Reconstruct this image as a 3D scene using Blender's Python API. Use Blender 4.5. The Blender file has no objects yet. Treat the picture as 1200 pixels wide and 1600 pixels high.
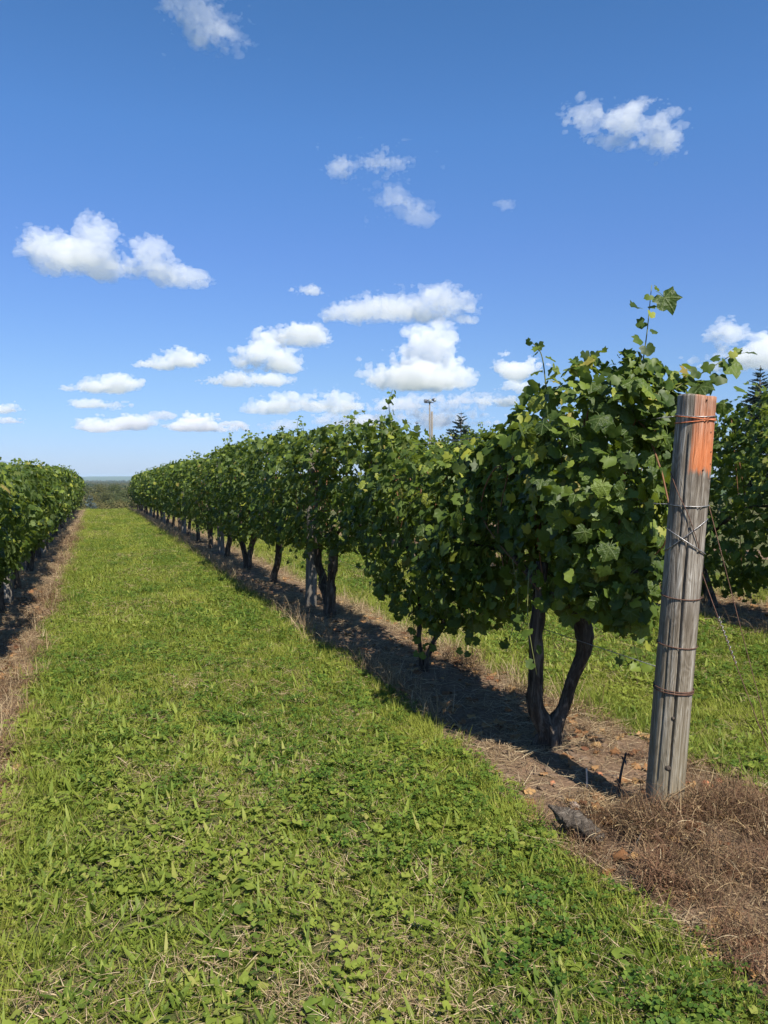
import bpy, math, random
import numpy as np

# ------------------------------------------------------------------ camera, sky, sun, exposure
scene = bpy.context.scene
COL = scene.collection
YAW, PITCH, CAMH = math.radians(20.05), math.radians(2.4), 1.5
cam_data = bpy.data.cameras.new("camera")
cam_data.sensor_fit = 'VERTICAL'
cam_data.sensor_height = 24.0
cam_data.lens = 24.0 * 1240 / 1600
cam_data.clip_start = 0.05
cam_data.clip_end = 40000
cam = bpy.data.objects.new("camera", cam_data)
COL.objects.link(cam)
cam.location = (0, 0, CAMH)
cam.rotation_euler = (math.pi / 2 - PITCH, 0, -YAW)
scene.camera = cam

SUN_EL = math.radians(49)
SUN_AZ = math.atan2(0.12, -1.0)          # measured from +Y towards +X: the sun stands behind the camera
sun_dir = np.array([math.sin(SUN_AZ) * math.cos(SUN_EL), math.cos(SUN_AZ) * math.cos(SUN_EL), math.sin(SUN_EL)])
sl = bpy.data.lights.new("sun", 'SUN')
sl.energy = 5.0
sl.angle = math.radians(0.53)
sl.color = (1.0, 0.945, 0.85)
so = bpy.data.objects.new("sun", sl)
COL.objects.link(so)
so.rotation_euler = (math.pi / 2 - SUN_EL, 0, math.pi - SUN_AZ)

vs = scene.view_settings
vs.view_transform = 'Standard'
vs.look = 'None'
vs.exposure = 0.88
vs.gamma = 1.0
vs.use_curve_mapping = False
scene.render.engine = 'CYCLES'
cy = scene.cycles
cy.max_bounces = 14
cy.volume_bounces = 14
cy.diffuse_bounces = 2
cy.glossy_bounces = 2
cy.transmission_bounces = 2
cy.transparent_max_bounces = 4
cy.sample_clamp_indirect = 6
cy.use_denoising = True

SKY_STRENGTH = 0.077
world = bpy.data.worlds.new("World")
scene.world = world
world.use_nodes = True


class Nodes:
    """a little wrapper for building node trees"""
    def __init__(s, tree):
        s.t = tree

    def n(s, kind, **kw):
        nd = s.t.nodes.new(kind)
        ins = kw.pop('ins', {})
        for k, v in kw.items():
            setattr(nd, k, v)
        for k, v in ins.items():
            s.put(nd.inputs[k], v)
        return nd

    def put(s, sock, v):
        if isinstance(v, bpy.types.NodeSocket):
            s.t.links.new(v, sock)
        elif isinstance(v, bpy.types.Node):
            s.t.links.new(v.outputs[0], sock)
        else:
            sock.default_value = v

    def math(s, op, a, b=None, c=None, clamp=False):
        nd = s.t.nodes.new('ShaderNodeMath')
        nd.operation = op
        nd.use_clamp = clamp
        s.put(nd.inputs[0], a)
        if b is not None:
            s.put(nd.inputs[1], b)
        if c is not None:
            s.put(nd.inputs[2], c)
        return nd.outputs[0]

    def vec(s, op, a, b=None, c=None):
        nd = s.t.nodes.new('ShaderNodeVectorMath')
        nd.operation = op
        s.put(nd.inputs[0], a)
        if b is not None:
            s.put(nd.inputs[1], b)
        if c is not None:
            s.put(nd.inputs[2], c)
        return nd.outputs['Value'] if op in ('DOT_PRODUCT', 'LENGTH', 'DISTANCE') else nd.outputs['Vector']

    def mix(s, f, a, b, blend='MIX'):
        nd = s.t.nodes.new('ShaderNodeMix')
        nd.data_type = 'RGBA'
        nd.blend_type = blend
        s.put(nd.inputs[0], f)
        s.put(nd.inputs[6], a)
        s.put(nd.inputs[7], b)
        return nd.outputs[2]

    def noise(s, vec=None, scale=5, detail=4, rough=0.55, dist=0.0):
        nd = s.t.nodes.new('ShaderNodeTexNoise')
        if vec is not None:
            s.put(nd.inputs['Vector'], vec)
        s.put(nd.inputs['Scale'], scale)
        nd.inputs['Detail'].default_value = detail
        nd.inputs['Roughness'].default_value = rough
        nd.inputs['Distortion'].default_value = dist
        return nd

    def rng(s, v, a, b, c=0.0, d=1.0, smooth=False):
        nd = s.t.nodes.new('ShaderNodeMapRange')
        nd.interpolation_type = 'SMOOTHSTEP' if smooth else 'LINEAR'
        s.put(nd.inputs[0], v)
        nd.inputs[1].default_value = a
        nd.inputs[2].default_value = b
        nd.inputs[3].default_value = c
        nd.inputs[4].default_value = d
        return nd.outputs[0]

    def ramp(s, f, stops):
        nd = s.t.nodes.new('ShaderNodeValToRGB')
        s.put(nd.inputs[0], f)
        el = nd.color_ramp.elements
        while len(el) < len(stops):
            el.new(0.5)
        for e, (p, c) in zip(el, stops):
            e.position = p
            e.color = (*c, 1)
        return nd.outputs[0]


# ---- the sky: a clear Nishita sky; the clouds are built further down as bodies of scattering vapour
def build_sky():
    nt = world.node_tree
    nt.nodes.clear()
    N = Nodes(nt)
    D = N.n('ShaderNodeTexCoord').outputs['Generated']
    v = N.vec('DOT_PRODUCT', D, (0, 0, 1))
    sky = N.n('ShaderNodeTexSky', sky_type='NISHITA', sun_disc=False, sun_elevation=SUN_EL, sun_rotation=SUN_AZ,
              altitude=100, air_density=1.0, dust_density=0.3, ozone_density=3.0)
    # the camera's rendering of blue: deeper overhead, less yellow at the horizon
    tint = N.ramp(v, [(0.0, (.47, .58, .97)), (.12, (.56, .68, .90)), (.27, (.58, .76, 1.08)), (.39, (.56, .86, 1.18)), (.53, (.48, .82, 1.10))])
    sky = N.mix(1.0, sky, tint, 'MULTIPLY')
    b1 = N.n('ShaderNodeBackground', ins={'Color': sky, 'Strength': SKY_STRENGTH})
    out = N.n('ShaderNodeOutputWorld')
    nt.links.new(b1.outputs[0], out.inputs[0])


build_sky()

# ------------------------------------------------------------------ helpers
rnd = random.Random(7)
RS = np.random.default_rng(11)


def link(o):
    COL.objects.link(o)
    return o


def tag(o, label=None, cat=None, group=None, kind=None):
    if label:
        o["label"] = label
    if cat:
        o["category"] = cat
    if group:
        o["group"] = group
    if kind:
        o["kind"] = kind
    return o


def mesh_np(name, V, tris, mats, smooth=True, mat_index=None):
    """a mesh from numpy vertices (N,3) and triangles (M,3)"""
    V = np.asarray(V, np.float32)
    T = np.asarray(tris, np.int32)
    me = bpy.data.meshes.new(name)
    me.vertices.add(len(V))
    me.vertices.foreach_set("co", V.ravel())
    me.loops.add(T.size)
    me.loops.foreach_set("vertex_index", T.ravel())
    me.polygons.add(len(T))
    me.polygons.foreach_set("loop_start", np.arange(0, T.size, 3, dtype=np.int32))
    me.polygons.foreach_set("loop_total", np.full(len(T), 3, np.int32))
    me.polygons.foreach_set("use_smooth", np.full(len(T), smooth, bool))
    for m in (mats if isinstance(mats, (list, tuple)) else [mats]):
        me.materials.append(m)
    if mat_index is not None:
        me.polygons.foreach_set("material_index", np.asarray(mat_index, np.int32))
    me.update(calc_edges=True)
    return me


def obj(name, me, parent=None, loc=None):
    o = bpy.data.objects.new(name, me)
    link(o)
    if parent is not None:
        o.parent = parent
    if loc is not None:
        o.location = loc
    return o


def empty(name, loc=(0, 0, 0), rot=(0, 0, 0)):
    o = bpy.data.objects.new(name, None)
    link(o)
    o.empty_display_size = .2
    o.location = loc
    o.rotation_euler = rot
    return o


class Bag:
    """collects pieces into one mesh"""
    def __init__(s):
        s.V, s.T, s.M, s.n = [], [], [], 0

    def add(s, V, T, m=0):
        V = np.asarray(V, float)
        T = np.asarray(T, int)
        s.V.append(V)
        s.T.append(T + s.n)
        s.M.append(np.full(len(T), m))
        s.n += len(V)

    def mesh(s, name, mats, smooth=True):
        return mesh_np(name, np.concatenate(s.V), np.concatenate(s.T), mats, smooth, np.concatenate(s.M))


def hash3(ix, iy, iz, seed):
    h = (ix * 374761393 + iy * 668265263 + iz * 2147483647 + seed * 144665) & 0xFFFFFFFF
    h = ((h ^ (h >> 13)) * 1274126177) & 0xFFFFFFFF
    h = h ^ (h >> 16)
    return (h & 0xFFFFFF) / float(0xFFFFFF)


def vnoise(x, y, z=0.0, seed=0):
    """value noise 0..1"""
    x, y, z = np.broadcast_arrays(np.asarray(x, float), np.asarray(y, float), np.asarray(z, float))
    xi, yi, zi = np.floor(x).astype(np.int64), np.floor(y).astype(np.int64), np.floor(z).astype(np.int64)
    fx, fy, fz = x - xi, y - yi, z - zi
    fx, fy, fz = [f * f * (3 - 2 * f) for f in (fx, fy, fz)]
    r = 0
    for dx in (0, 1):
        for dy in (0, 1):
            for dz in (0, 1):
                w = (fx if dx else 1 - fx) * (fy if dy else 1 - fy) * (fz if dz else 1 - fz)
                r = r + w * hash3(xi + dx, yi + dy, zi + dz, seed)
    return r


def fbm(x, y, z=0.0, seed=0, oct=4):
    a, s, t = 1.0, 0.0, 0.0
    x, y, z = np.asarray(x, float), np.asarray(y, float), np.asarray(z, float)
    for k in range(oct):
        s = s + a * vnoise(x, y, z, seed + k * 17)
        t += a
        a *= .5
        x, y, z = x * 2.03 + 3.1, y * 2.03 + 7.7, z * 2.03 + 1.3
    return s / t


def norm(v):
    v = np.asarray(v, float)
    return v / np.maximum(np.linalg.norm(v, axis=-1, keepdims=True), 1e-9)


def tube(path, radii, seg=8, rough=0.0, ridges=0, seed=0, cap=True, twist=0.0):
    """a tube along a path with per-point radius; rough and ridges make bark"""
    P = np.asarray(path, float)
    n = len(P)
    R = np.broadcast_to(np.asarray(radii, float), (n,))
    tan = np.gradient(P, axis=0)
    tan = norm(tan)
    ref = np.array([1.0, 0, 0]) if abs(tan[0][0]) < .8 else np.array([0, 1.0, 0])
    V = np.zeros((n, seg, 3))
    a = np.arange(seg) / seg * 2 * math.pi
    side = ref
    for i in range(n):
        side = side - tan[i] * np.dot(side, tan[i])
        side = side / np.linalg.norm(side)
        up = np.cross(tan[i], side)
        rr = np.full(seg, R[i])
        if rough or ridges:
            aa = a + twist * i
            if ridges:
                rr = rr * (1 + .13 * np.sin(aa * ridges + 2.0 * vnoise(i * .35, 0, 0, seed)) * (0.6 + .8 * vnoise(np.cos(a) * 2 + 5, np.sin(a) * 2 + 5, i * .25, seed + 3)))
            rr = rr * (1 + rough * (fbm(np.cos(a) * 2.2 + 9, np.sin(a) * 2.2 + 9, i * .55, seed + 5, 2) - .5) * 2)
        V[i] = P[i] + np.outer(np.cos(a) * rr, side) + np.outer(np.sin(a) * rr, up)
    T = []
    for i in range(n - 1):
        for k in range(seg):
            p, q = i * seg + k, i * seg + (k + 1) % seg
            T += [(p, q, q + seg), (p, q + seg, p + seg)]
    V = V.reshape(-1, 3)
    if cap:
        c0, c1 = len(V), len(V) + 1
        V = np.concatenate([V, P[:1], P[-1:]])
        for k in range(seg):
            T.append((c0, (k + 1) % seg, k))
            b = (n - 1) * seg
            T.append((c1, b + k, b + (k + 1) % seg))
    return V, np.array(T)


def spline(pts, n):
    """Catmull-Rom through the points, n samples"""
    P = np.asarray(pts, float)
    P = np.concatenate([2 * P[:1] - P[1:2], P, 2 * P[-1:] - P[-2:-1]])
    m = len(P) - 3
    out = []
    for t in np.linspace(0, m - 1e-6, n):
        i = int(t)
        f = t - i
        a, b, c, d = P[i:i + 4]
        out.append(.5 * ((2 * b) + (-a + c) * f + (2 * a - 5 * b + 4 * c - d) * f * f + (-a + 3 * b - 3 * c + d) * f ** 3))
    return np.array(out)


# ------------------------------------------------------------------ clouds: bodies of vapour a few kilometres off
def surface_net(f, origin, h):
    """the zero surface of a field sampled on a grid, as vertices and triangles"""
    nx, ny, nz = f.shape
    ins = f > 0
    c = [ins[i:nx - 1 + i, j:ny - 1 + j, k:nz - 1 + k] for i in (0, 1) for j in (0, 1) for k in (0, 1)]
    cnt = sum(q.astype(int) for q in c)
    act = (cnt > 0) & (cnt < 8)
    ids = np.full(act.shape, -1)
    ids[act] = np.arange(act.sum())
    P, W = np.zeros((int(act.sum()), 3)), np.zeros(int(act.sum()))
    I = np.argwhere(act)
    corner = [np.array((i, j, k)) for i in (0, 1) for j in (0, 1) for k in (0, 1)]
    for a in range(8):
        for b in range(a + 1, 8):
            if np.abs(corner[a] - corner[b]).sum() != 1:
                continue
            fa, fb = f[tuple((I + corner[a]).T)], f[tuple((I + corner[b]).T)]
            x = (fa > 0) != (fb > 0)
            t = fa[x] / (fa[x] - fb[x])
            P[x] += I[x] + corner[a] + t[:, None] * (corner[b] - corner[a])
            W[x] += 1
    P = P / W[:, None]
    T = []
    for ax in range(3):
        o1, o2 = [(1, 2), (2, 0), (0, 1)][ax]
        sl0, sl1 = [slice(None)] * 3, [slice(None)] * 3
        sl0[ax], sl1[ax] = slice(0, -1), slice(1, None)
        x = ins[tuple(sl0)] != ins[tuple(sl1)]
        E = np.argwhere(x)
        ok = (E[:, o1] > 0) & (E[:, o2] > 0) & (E[:, o1] < f.shape[o1] - 1) & (E[:, o2] < f.shape[o2] - 1)
        E = E[ok]
        flip = ins[tuple(E.T)]
        d1, d2 = np.zeros(3, int), np.zeros(3, int)
        d1[o1], d2[o2] = 1, 1
        q = [ids[tuple((E - d).T)] for d in (d1 + d2, d2, 0 * d1, d1)]
        A = np.stack(q, 1)
        A[~flip] = A[~flip][:, ::-1]
        T.append(A[:, [0, 1, 2]])
        T.append(A[:, [0, 2, 3]])
    return origin + P * h, np.concatenate(T)


# each cloud: its label, how thick it is, how ragged, and its lobes (bearing, height, half width, half height) x 1/1000 of the tangent
CLOUDS = [
    ("torn thin wisp of cloud at the top of the sky left of centre", 1.5, 2.6, [(-240, 602, 32, 28), (-226, 572, 38, 34), (-205, 547, 30, 26), (-184, 528, 26, 15), (-256, 577, 16, 22)]),
    ("small ragged white cloud high on the right", 2.4, 2.5, [(252, 441, 36, 16), (322, 447, 34, 32), (310, 425, 44, 20), (345, 411, 30, 18)]),
    ("thin double wisp above the middle of the sky", .8, 2.6, [(-50, 384, 22, 11), (0, 394, 30, 11), (-26, 388, 18, 7)]),
    ("thin slanting wisp below the double wisp", .8, 2.6, [(14, 352, 26, 22), (32, 332, 32, 15), (46, 326, 20, 10)]),
    ("faint speck of cloud right of the slanting wisp", .35, 2.2, [(150, 340, 14, 7)]),
    ("large long white cumulus high above the left row", 3.2, 2.3, [(-414, 281, 38, 24), (-386, 271, 42, 20), (-353, 292, 27, 30), (-356, 266, 46, 20), (-290, 282, 28, 18), (-296, 260, 36, 13), (-266, 258, 36, 16)]),
    ("tiny flat cloud between the large left cumulus and the long grey one", 1.5, 1.8, [(-94, 234, 20, 7)]),
    ("long greyish cloud stretched over the middle of the vine row", 2.0, 2.4, [(-44, 205, 38, 14), (14, 213, 50, 18), (66, 218, 38, 18), (30, 202, 66, 12), (104, 203, 18, 7)]),
    ("small flat cloud left of the long greyish one", 2.8, 1.6, [(-104, 177, 34, 14), (-90, 174, 26, 11)]),
    ("round topped cumulus left of the towering one", 3.8, 1.6, [(-150, 147, 44, 18), (-146, 162, 27, 20), (-126, 138, 34, 10)]),
    ("thin flat cloud just under the round topped cumulus", 2.4, 1.6, [(-182, 123, 46, 10), (-140, 122, 26, 9)]),
    ("small oval cloud between the left stack and the round topped cumulus", 3.0, 1.5, [(-258, 147, 32, 14), (-284, 141, 28, 8)]),
    ("flat white cloud topping the low stack above the lane's end", 3.2, 1.5, [(-360, 115, 42, 11), (-330, 119, 28, 12), (-392, 112, 18, 6)]),
    ("left one of two tiny clouds in the low stack above the lane's end", 2.0, 1.6, [(-374, 92, 20, 7)]),
    ("right one of two tiny clouds in the low stack above the lane's end", 2.0, 1.6, [(-338, 92, 24, 8)]),
    ("bright flat cloud lowest in the stack above the lane's end", 3.4, 1.4, [(-334, 68, 44, 11), (-306, 71, 22, 10), (-352, 62, 40, 6)]),
    ("faint shred beside the bright flat cloud low over the lane's end", 1.2, 1.8, [(-282, 78, 18, 6), (-272, 66, 14, 4)]),
    ("little heaped cloud low over the far vines", 3.8, 1.4, [(-234, 71, 26, 13), (-214, 64, 42, 8), (-252, 64, 22, 7), (-190, 67, 14, 6)]),
    ("upper flat cloud cut by the left edge of the sky", 3.0, 1.5, [(-500, 88, 40, 9), (-478, 86, 20, 7)]),
    ("lower small cloud cut by the left edge of the sky", 2.4, 1.6, [(-476, 73, 26, 6), (-512, 70, 24, 6)]),
    ("towering white cumulus above the floodlight pole", 5.2, 1.5, [(54, 168, 36, 26), (72, 168, 24, 30), (36, 150, 36, 18), (30, 128, 72, 22), (82, 132, 30, 24), (-8, 124, 36, 16), (60, 118, 60, 13)]),
    ("white heap with a pointed top low left of the towering cumulus", 4.0, 1.7, [(-64, 106, 20, 22), (-92, 92, 62, 14), (-54, 92, 36, 16), (-138, 86, 30, 9)]),
    ("low cloud bank right behind the top of the vine row", 2.2, 2.3, [(-120, 66, 44, 8), (-70, 70, 50, 9), (-10, 72, 50, 10), (20, 90, 54, 12), (94, 92, 36, 17), (124, 94, 22, 10), (60, 74, 70, 12)]),
    ("white cloud left of the canopy's high end", 4.2, 1.4, [(166, 136, 32, 19), (152, 144, 18, 17), (178, 132, 22, 14)]),
    ("low shred of cloud under the white one left of the canopy's high end", 2.0, 1.7, [(172, 114, 28, 8), (152, 96, 34, 8)]),
    ("broad white cumulus behind the end post at the right edge", 4.0, 1.8, [(424, 168, 28, 26), (452, 150, 56, 24), (486, 164, 36, 24), (520, 150, 50, 28), (408, 150, 24, 13)]),
]


def build_cloud(label, thick, ragged, lobes, seed):
    base = min(v - .5 * b for (u, v, a, b) in lobes) / 1000
    dist = min(900 / max(base, .05), 15000)
    L = np.array(lobes, float) / 1000 * dist
    s = (.0015 if L[:, 3].max() > .014 * dist else .0011) * dist                                        # grid step
    pad = np.array([.5, .5]) * L[:, 2:].max(0)
    dep = np.clip(L[:, 2].max() * 1.3, L[:, 3].max(), 5 * L[:, 3].max())
    lo = np.array([(L[:, 0] - L[:, 2]).min() - pad[0], -dep * 1.3, (L[:, 1] - L[:, 3]).min() - pad[1]])
    hi = np.array([(L[:, 0] + L[:, 2]).max() + pad[0], dep * 1.3, (L[:, 1] + L[:, 3]).max() + pad[1] * 1.3])
    n = np.ceil((hi - lo) / (s, s * 1.3, s)).astype(int) + 2
    hs = np.array([s, s * 1.3, s])
    g = [lo[i] + np.arange(n[i]) * hs[i] for i in range(3)]
    X, Y, Z = np.meshgrid(*g, indexing='ij')
    rng = np.random.default_rng(seed)
    acc = np.zeros(X.shape)
    for (u, v, a, b) in L:
        dy = rng.uniform(-.25, .25) * dep
        dd = min(a * 1.05, b * 3.2)
        z = (Z - v) / b
        z = np.where(z < 0, z * 1.55, z)
        d2 = ((X - u) / a) ** 2 + ((Y - dy) / dd) ** 2 + z ** 2
        acc += np.exp(-3.2 * (d2 - 1))
    f = np.clip(np.log(np.maximum(acc, 1e-9)) / 3.2, -2, 2)     # 0 on the joined outline
    act = f > -.8 * ragged
    k = 1.0 / (float(np.clip(1.25 * L[:, 3].max() / dist, .013, .030)) * dist)
    xa, ya, za = X[act] * k + seed * 7.3, Y[act] * k + 3, Z[act] * k * 1.15 + 9
    nz = fbm(xa * .8, ya * .8, za * .8, seed, 3)
    b1 = np.abs(vnoise(xa * 2.1, ya * 2.1, za * 2.1, seed + 50) * 2 - 1)
    b2 = np.abs(vnoise(xa * 4.5, ya * 4.5, za * 4.5, seed + 60) * 2 - 1)
    b3 = vnoise(xa * 9.5, ya * 9.5, za * 9.5, seed + 70)
    b4 = vnoise(xa * 19, ya * 19, za * 19, seed + 80)
    f = np.where(act, f, -3.0)
    f[act] += -.20 + ragged * ((nz - .52) * 2.3 + (b1 - .36) * .80 + (b2 - .36) * .46 + (b3 - .5) * .42 + (b4 - .5) * .22)
    for ax in range(3):
        sl = [slice(None)] * 3
        for e in (0, 1, -1, -2):
            sl[ax] = e
            f[tuple(sl)] = np.minimum(f[tuple(sl)], -.2)
    if not (f > 0).any():
        return
    V, T = surface_net(f, lo, hs)
    R3 = np.array([math.cos(YAW), -math.sin(YAW), 0])
    F3 = np.array([math.sin(YAW), math.cos(YAW), 0])
    W = np.outer(V[:, 0], R3) + np.outer(V[:, 1] + dist, F3) + np.outer(V[:, 2], (0, 0, 1)) + (0, 0, CAMH)
    c = W.mean(0)
    m, N, out = new_mat('cloud_vapour')
    rad = np.sort(L[:, 3])[-2:].mean()
    p = N.n('ShaderNodeVolumeScatter', ins={'Color': (.965, .972, .985, 1), 'Density': .44 * thick / (2 * rad), 'Anisotropy': .1})
    N.t.links.new(p.outputs[0], out.inputs['Volume'])
    o = obj("cloud", mesh_np("cloud", W - c, T, m))
    o.location = c
    tag(o, label, "cloud", kind='thing')


def build_clouds():
    for i, (label, thick, ragged, lobes) in enumerate(CLOUDS):
        build_cloud(label, thick, ragged, lobes, 11 + i)


# ------------------------------------------------------------------ the lie of the land
ROW_L, ROW_R, ROW_B = -1.0, 2.37, 6.0      # the three rows run along +Y
ROW_START, ROW_END = 2.9, 49.0


def terrain(x, y):
    x, y = np.asarray(x, float), np.asarray(y, float)
    yc = np.clip(y, 0, 52)
    z = -0.36 * (yc / 49) ** 2
    s = np.clip(y - 51, 0, None)
    z = z - 13.2 * s / (s + 45)
    lift = np.clip((x - 2.8) / 7, 0, 1)
    z = z + lift * lift * (3 - 2 * lift) * 0.35 * np.clip(1.4 - np.abs(y - 10) / 80, 0, 1)
    r = np.hypot(x, y)
    z = z - 14 * np.clip((np.hypot(np.minimum(x + 6, 0), 0) - 30) / 220, 0, 1) ** 1.0
    ease = np.clip((r - 160) / 200, 0, 1)
    hi = np.clip((x - 40) / 160, 0, 1) * np.clip(1 - (y - 250) / 400, 0, 1)
    z = z * 1.0 + 0 * ease
    z = np.where(y > 51, z * (1 - hi), z)
    # far rolling ground and a long ridge
    far = np.clip((r - 500) / 1500, 0, 1)
    z = z + far * (fbm(x / 900 + 20, y / 900 + 20, 0, 5, 3) - .5) * 10
    ridge = np.exp(-((r - 7600) / 1200) ** 2)
    z = z + ridge * (34 + 8 * fbm(x / 1500 + 40, y / 1500 + 9, 0, 8, 3))
    # small relief of turf and tilled strips close by
    near = np.clip(1 - (r - 8) / 30, 0, 1)
    z = z + near * ((fbm(x * 1.6 + 50, y * 1.6 + 50, 0, 2, 3) - .5) * .05)
    for xr in (ROW_L, ROW_R, ROW_B):
        z = z + .018 * np.exp(-((x - xr) / .42) ** 2) * np.clip(y - 1.5, 0, 1) * np.clip((52 - y) / 3, 0, 1)
    # the heap of soil and weeds round the end post
    z = z + .045 * np.exp(-(((x - 2.36) / .42) ** 2 + ((y - 2.55) / .40) ** 2))
    return z


def tz(x, y):
    return float(terrain(x, y))


def axis(lo, hi, step, far_lo, far_hi):
    a = list(np.arange(lo, hi, step))
    s, v = step, a[-1]
    while v < far_hi:
        s *= 1.14
        v += s
        a.append(v)
    s, v, b = step, lo, []
    while v > far_lo:
        s *= 1.14
        v -= s
        b.append(v)
    return np.array(b[::-1] + a)


def soil_edges(y, xr):
    """left and right edge of the bare strip under a row"""
    l = xr - .47 - .15 * np.clip((3.3 - y) / .5, 0, 1) + .16 * (fbm(y * .8, xr, 0, 31, 3) - .5) + .07 * (vnoise(y * 5, xr, 0, 33) - .5)
    r = xr + .55 + .16 * (fbm(y * .8, xr + 9, 0, 41, 3) - .5) + .07 * (vnoise(y * 5, xr + 9, 0, 43) - .5)
    return l, r


def soilness(x, y):
    """1 on the bare strips, 0 on turf"""
    s = np.zeros(np.broadcast(x, y).shape)
    for xr in (ROW_L, ROW_R, ROW_B, 9.6, -4.5):
        l, r = soil_edges(y, xr)
        e = .10
        a = np.clip((x - l) / e + .5, 0, 1) * np.clip((r - x) / e + .5, 0, 1)
        s = np.maximum(s, a * np.clip((50.5 - y), 0, 1))
    return s


# ------------------------------------------------------------------ materials
def new_mat(name):
    m = bpy.data.materials.new(name)
    m.use_nodes = True
    m.node_tree.nodes.clear()
    N = Nodes(m.node_tree)
    out = N.n('ShaderNodeOutputMaterial')
    return m, N, out


def principled(N, out, color, rough=.8, bump=None, bump_d=.01, spec=.3, bump_s=1.0):
    p = N.n('ShaderNodeBsdfPrincipled', ins={'Base Color': color, 'Roughness': rough, 'Specular IOR Level': spec})
    if bump is not None:
        b = N.n('ShaderNodeBump', ins={'Height': bump, 'Distance': bump_d, 'Strength': bump_s})
        N.put(p.inputs['Normal'], b.outputs[0])
    N.t.links.new(p.outputs[0], out.inputs[0])
    return p


def foliage_mat(name, stops, trans_col, trans=.35, rough=.45, spec=.35, patch=None, back=None, vein=None, own=None, stripe=None):
    """a leaf: varied per leaf, light comes through it"""
    m, N, out = new_mat(name)
    geo = N.n('ShaderNodeNewGeometry')
    oi = N.n('ShaderNodeObjectInfo')
    r = N.math('FRACT', N.math('ADD', geo.outputs['Random Per Island'], oi.outputs['Random']))
    col = N.ramp(r, stops)
    if own:
        col = N.mix(N.math('MULTIPLY', oi.outputs['Random'], own[0]), col, (*own[1], 1))
    if patch:
        sc, pcol, amt = patch
        nz = N.noise(geo.outputs['Position'], sc, 3, .6)
        col = N.mix(N.rng(nz.outputs[0], .42, .68, 0, amt), col, (*pcol, 1))
    if stripe:                                              # worn lighter along the wheel lines
        nz = N.noise(N.vec('MULTIPLY', geo.outputs['Position'], (1.9, .16, 0)), 1.0, 3, .6)
        col = N.mix(N.rng(nz.outputs[0], .44, .62, 0, .75), col, (*stripe, 1))
    if vein:
        tc = N.n('ShaderNodeTexCoord')
        nv = N.noise(geo.outputs['Position'], 45, 3, .6)
        col = N.mix(N.rng(nv.outputs[0], .35, .7, 0, vein), col, N.mix(.5, col, (.18, .24, .06, 1)))
    if back:
        col = N.mix(geo.outputs['Backfacing'], col, N.mix(.6, col, (*back, 1)))
    p = N.n('ShaderNodeBsdfPrincipled', ins={'Base Color': col, 'Roughness': rough, 'Specular IOR Level': spec})
    t = N.n('ShaderNodeBsdfTranslucent', ins={'Color': N.mix(.5, col, (*trans_col, 1))})
    ms = N.n('ShaderNodeMixShader', ins={0: trans, 1: p, 2: t})
    N.t.links.new(ms.outputs[0], out.inputs[0])
    return m


M = {}
M['grape'] = foliage_mat('grape_leaf', [(0, (.013, .030, .004)), (.40, (.030, .058, .008)), (.68, (.078, .120, .016)), (.86, (.155, .20, .026)), (.97, (.26, .27, .035)), (1.0, (.28, .20, .06))],
                         (.32, .42, .02), .33, .48, .24, patch=(1.1, (.070, .102, .014), .4), back=(.12, .16, .06), vein=.4)
M['grass'] = foliage_mat('grass_blade', [(0, (.072, .098, .014)), (.4, (.112, .158, .018)), (.75, (.175, .222, .030)), (.91, (.27, .265, .06)), (1, (.37, .31, .14))],
                         (.36, .43, .05), .34, .65, .12, patch=(.8, (.215, .245, .034), .75), stripe=(.27, .285, .05))
M['weed'] = foliage_mat('broad_weed_leaf', [(0, (.050, .090, .013)), (.5, (.110, .158, .022)), (.88, (.195, .232, .036)), (1, (.29, .26, .08))],
                        (.34, .44, .05), .32, .55, .18, patch=(.9, (.185, .22, .028), .7), vein=.35, stripe=(.21, .245, .038))
M['clover'] = foliage_mat('clover_leaf', [(0, (.036, .078, .013)), (.6, (.070, .128, .018)), (1, (.14, .195, .028))],
                          (.26, .38, .04), .32, .55, .18, patch=(.8, (.12, .165, .024), .5))
M['straw'] = foliage_mat('dry_straw', [(0, (.16, .105, .055)), (.5, (.30, .215, .12)), (1, (.46, .37, .23))], (.4, .3, .15), .2, .7, .2)
M['dead_weed'] = foliage_mat('dead_weed_stem', [(0, (.042, .025, .015)), (.45, (.105, .062, .034)), (.8, (.20, .13, .066)), (1, (.36, .27, .14))], (.3, .18, .08), .15, .75, .2,
                             patch=(3.0, (.17, .082, .046), .55))
M['needle'] = foliage_mat('spruce_needle', [(0, (.022, .042, .026)), (.6, (.040, .066, .040)), (1, (.075, .10, .062))], (.08, .12, .05), .12, .6, .25)
M['blue_needle'] = foliage_mat('blue_spruce_needle', [(0, (.06, .09, .09)), (1, (.15, .20, .20))], (.12, .16, .14), .1, .6, .25)
M['tree_leaf'] = foliage_mat('tree_leaf', [(0, (.022, .040, .011)), (.5, (.040, .066, .017)), (1, (.070, .092, .026))], (.16, .2, .03), .2, .6, .25,
                             patch=(.05, (.085, .085, .03), .4), own=(.9, (.125, .105, .036)))


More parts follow.
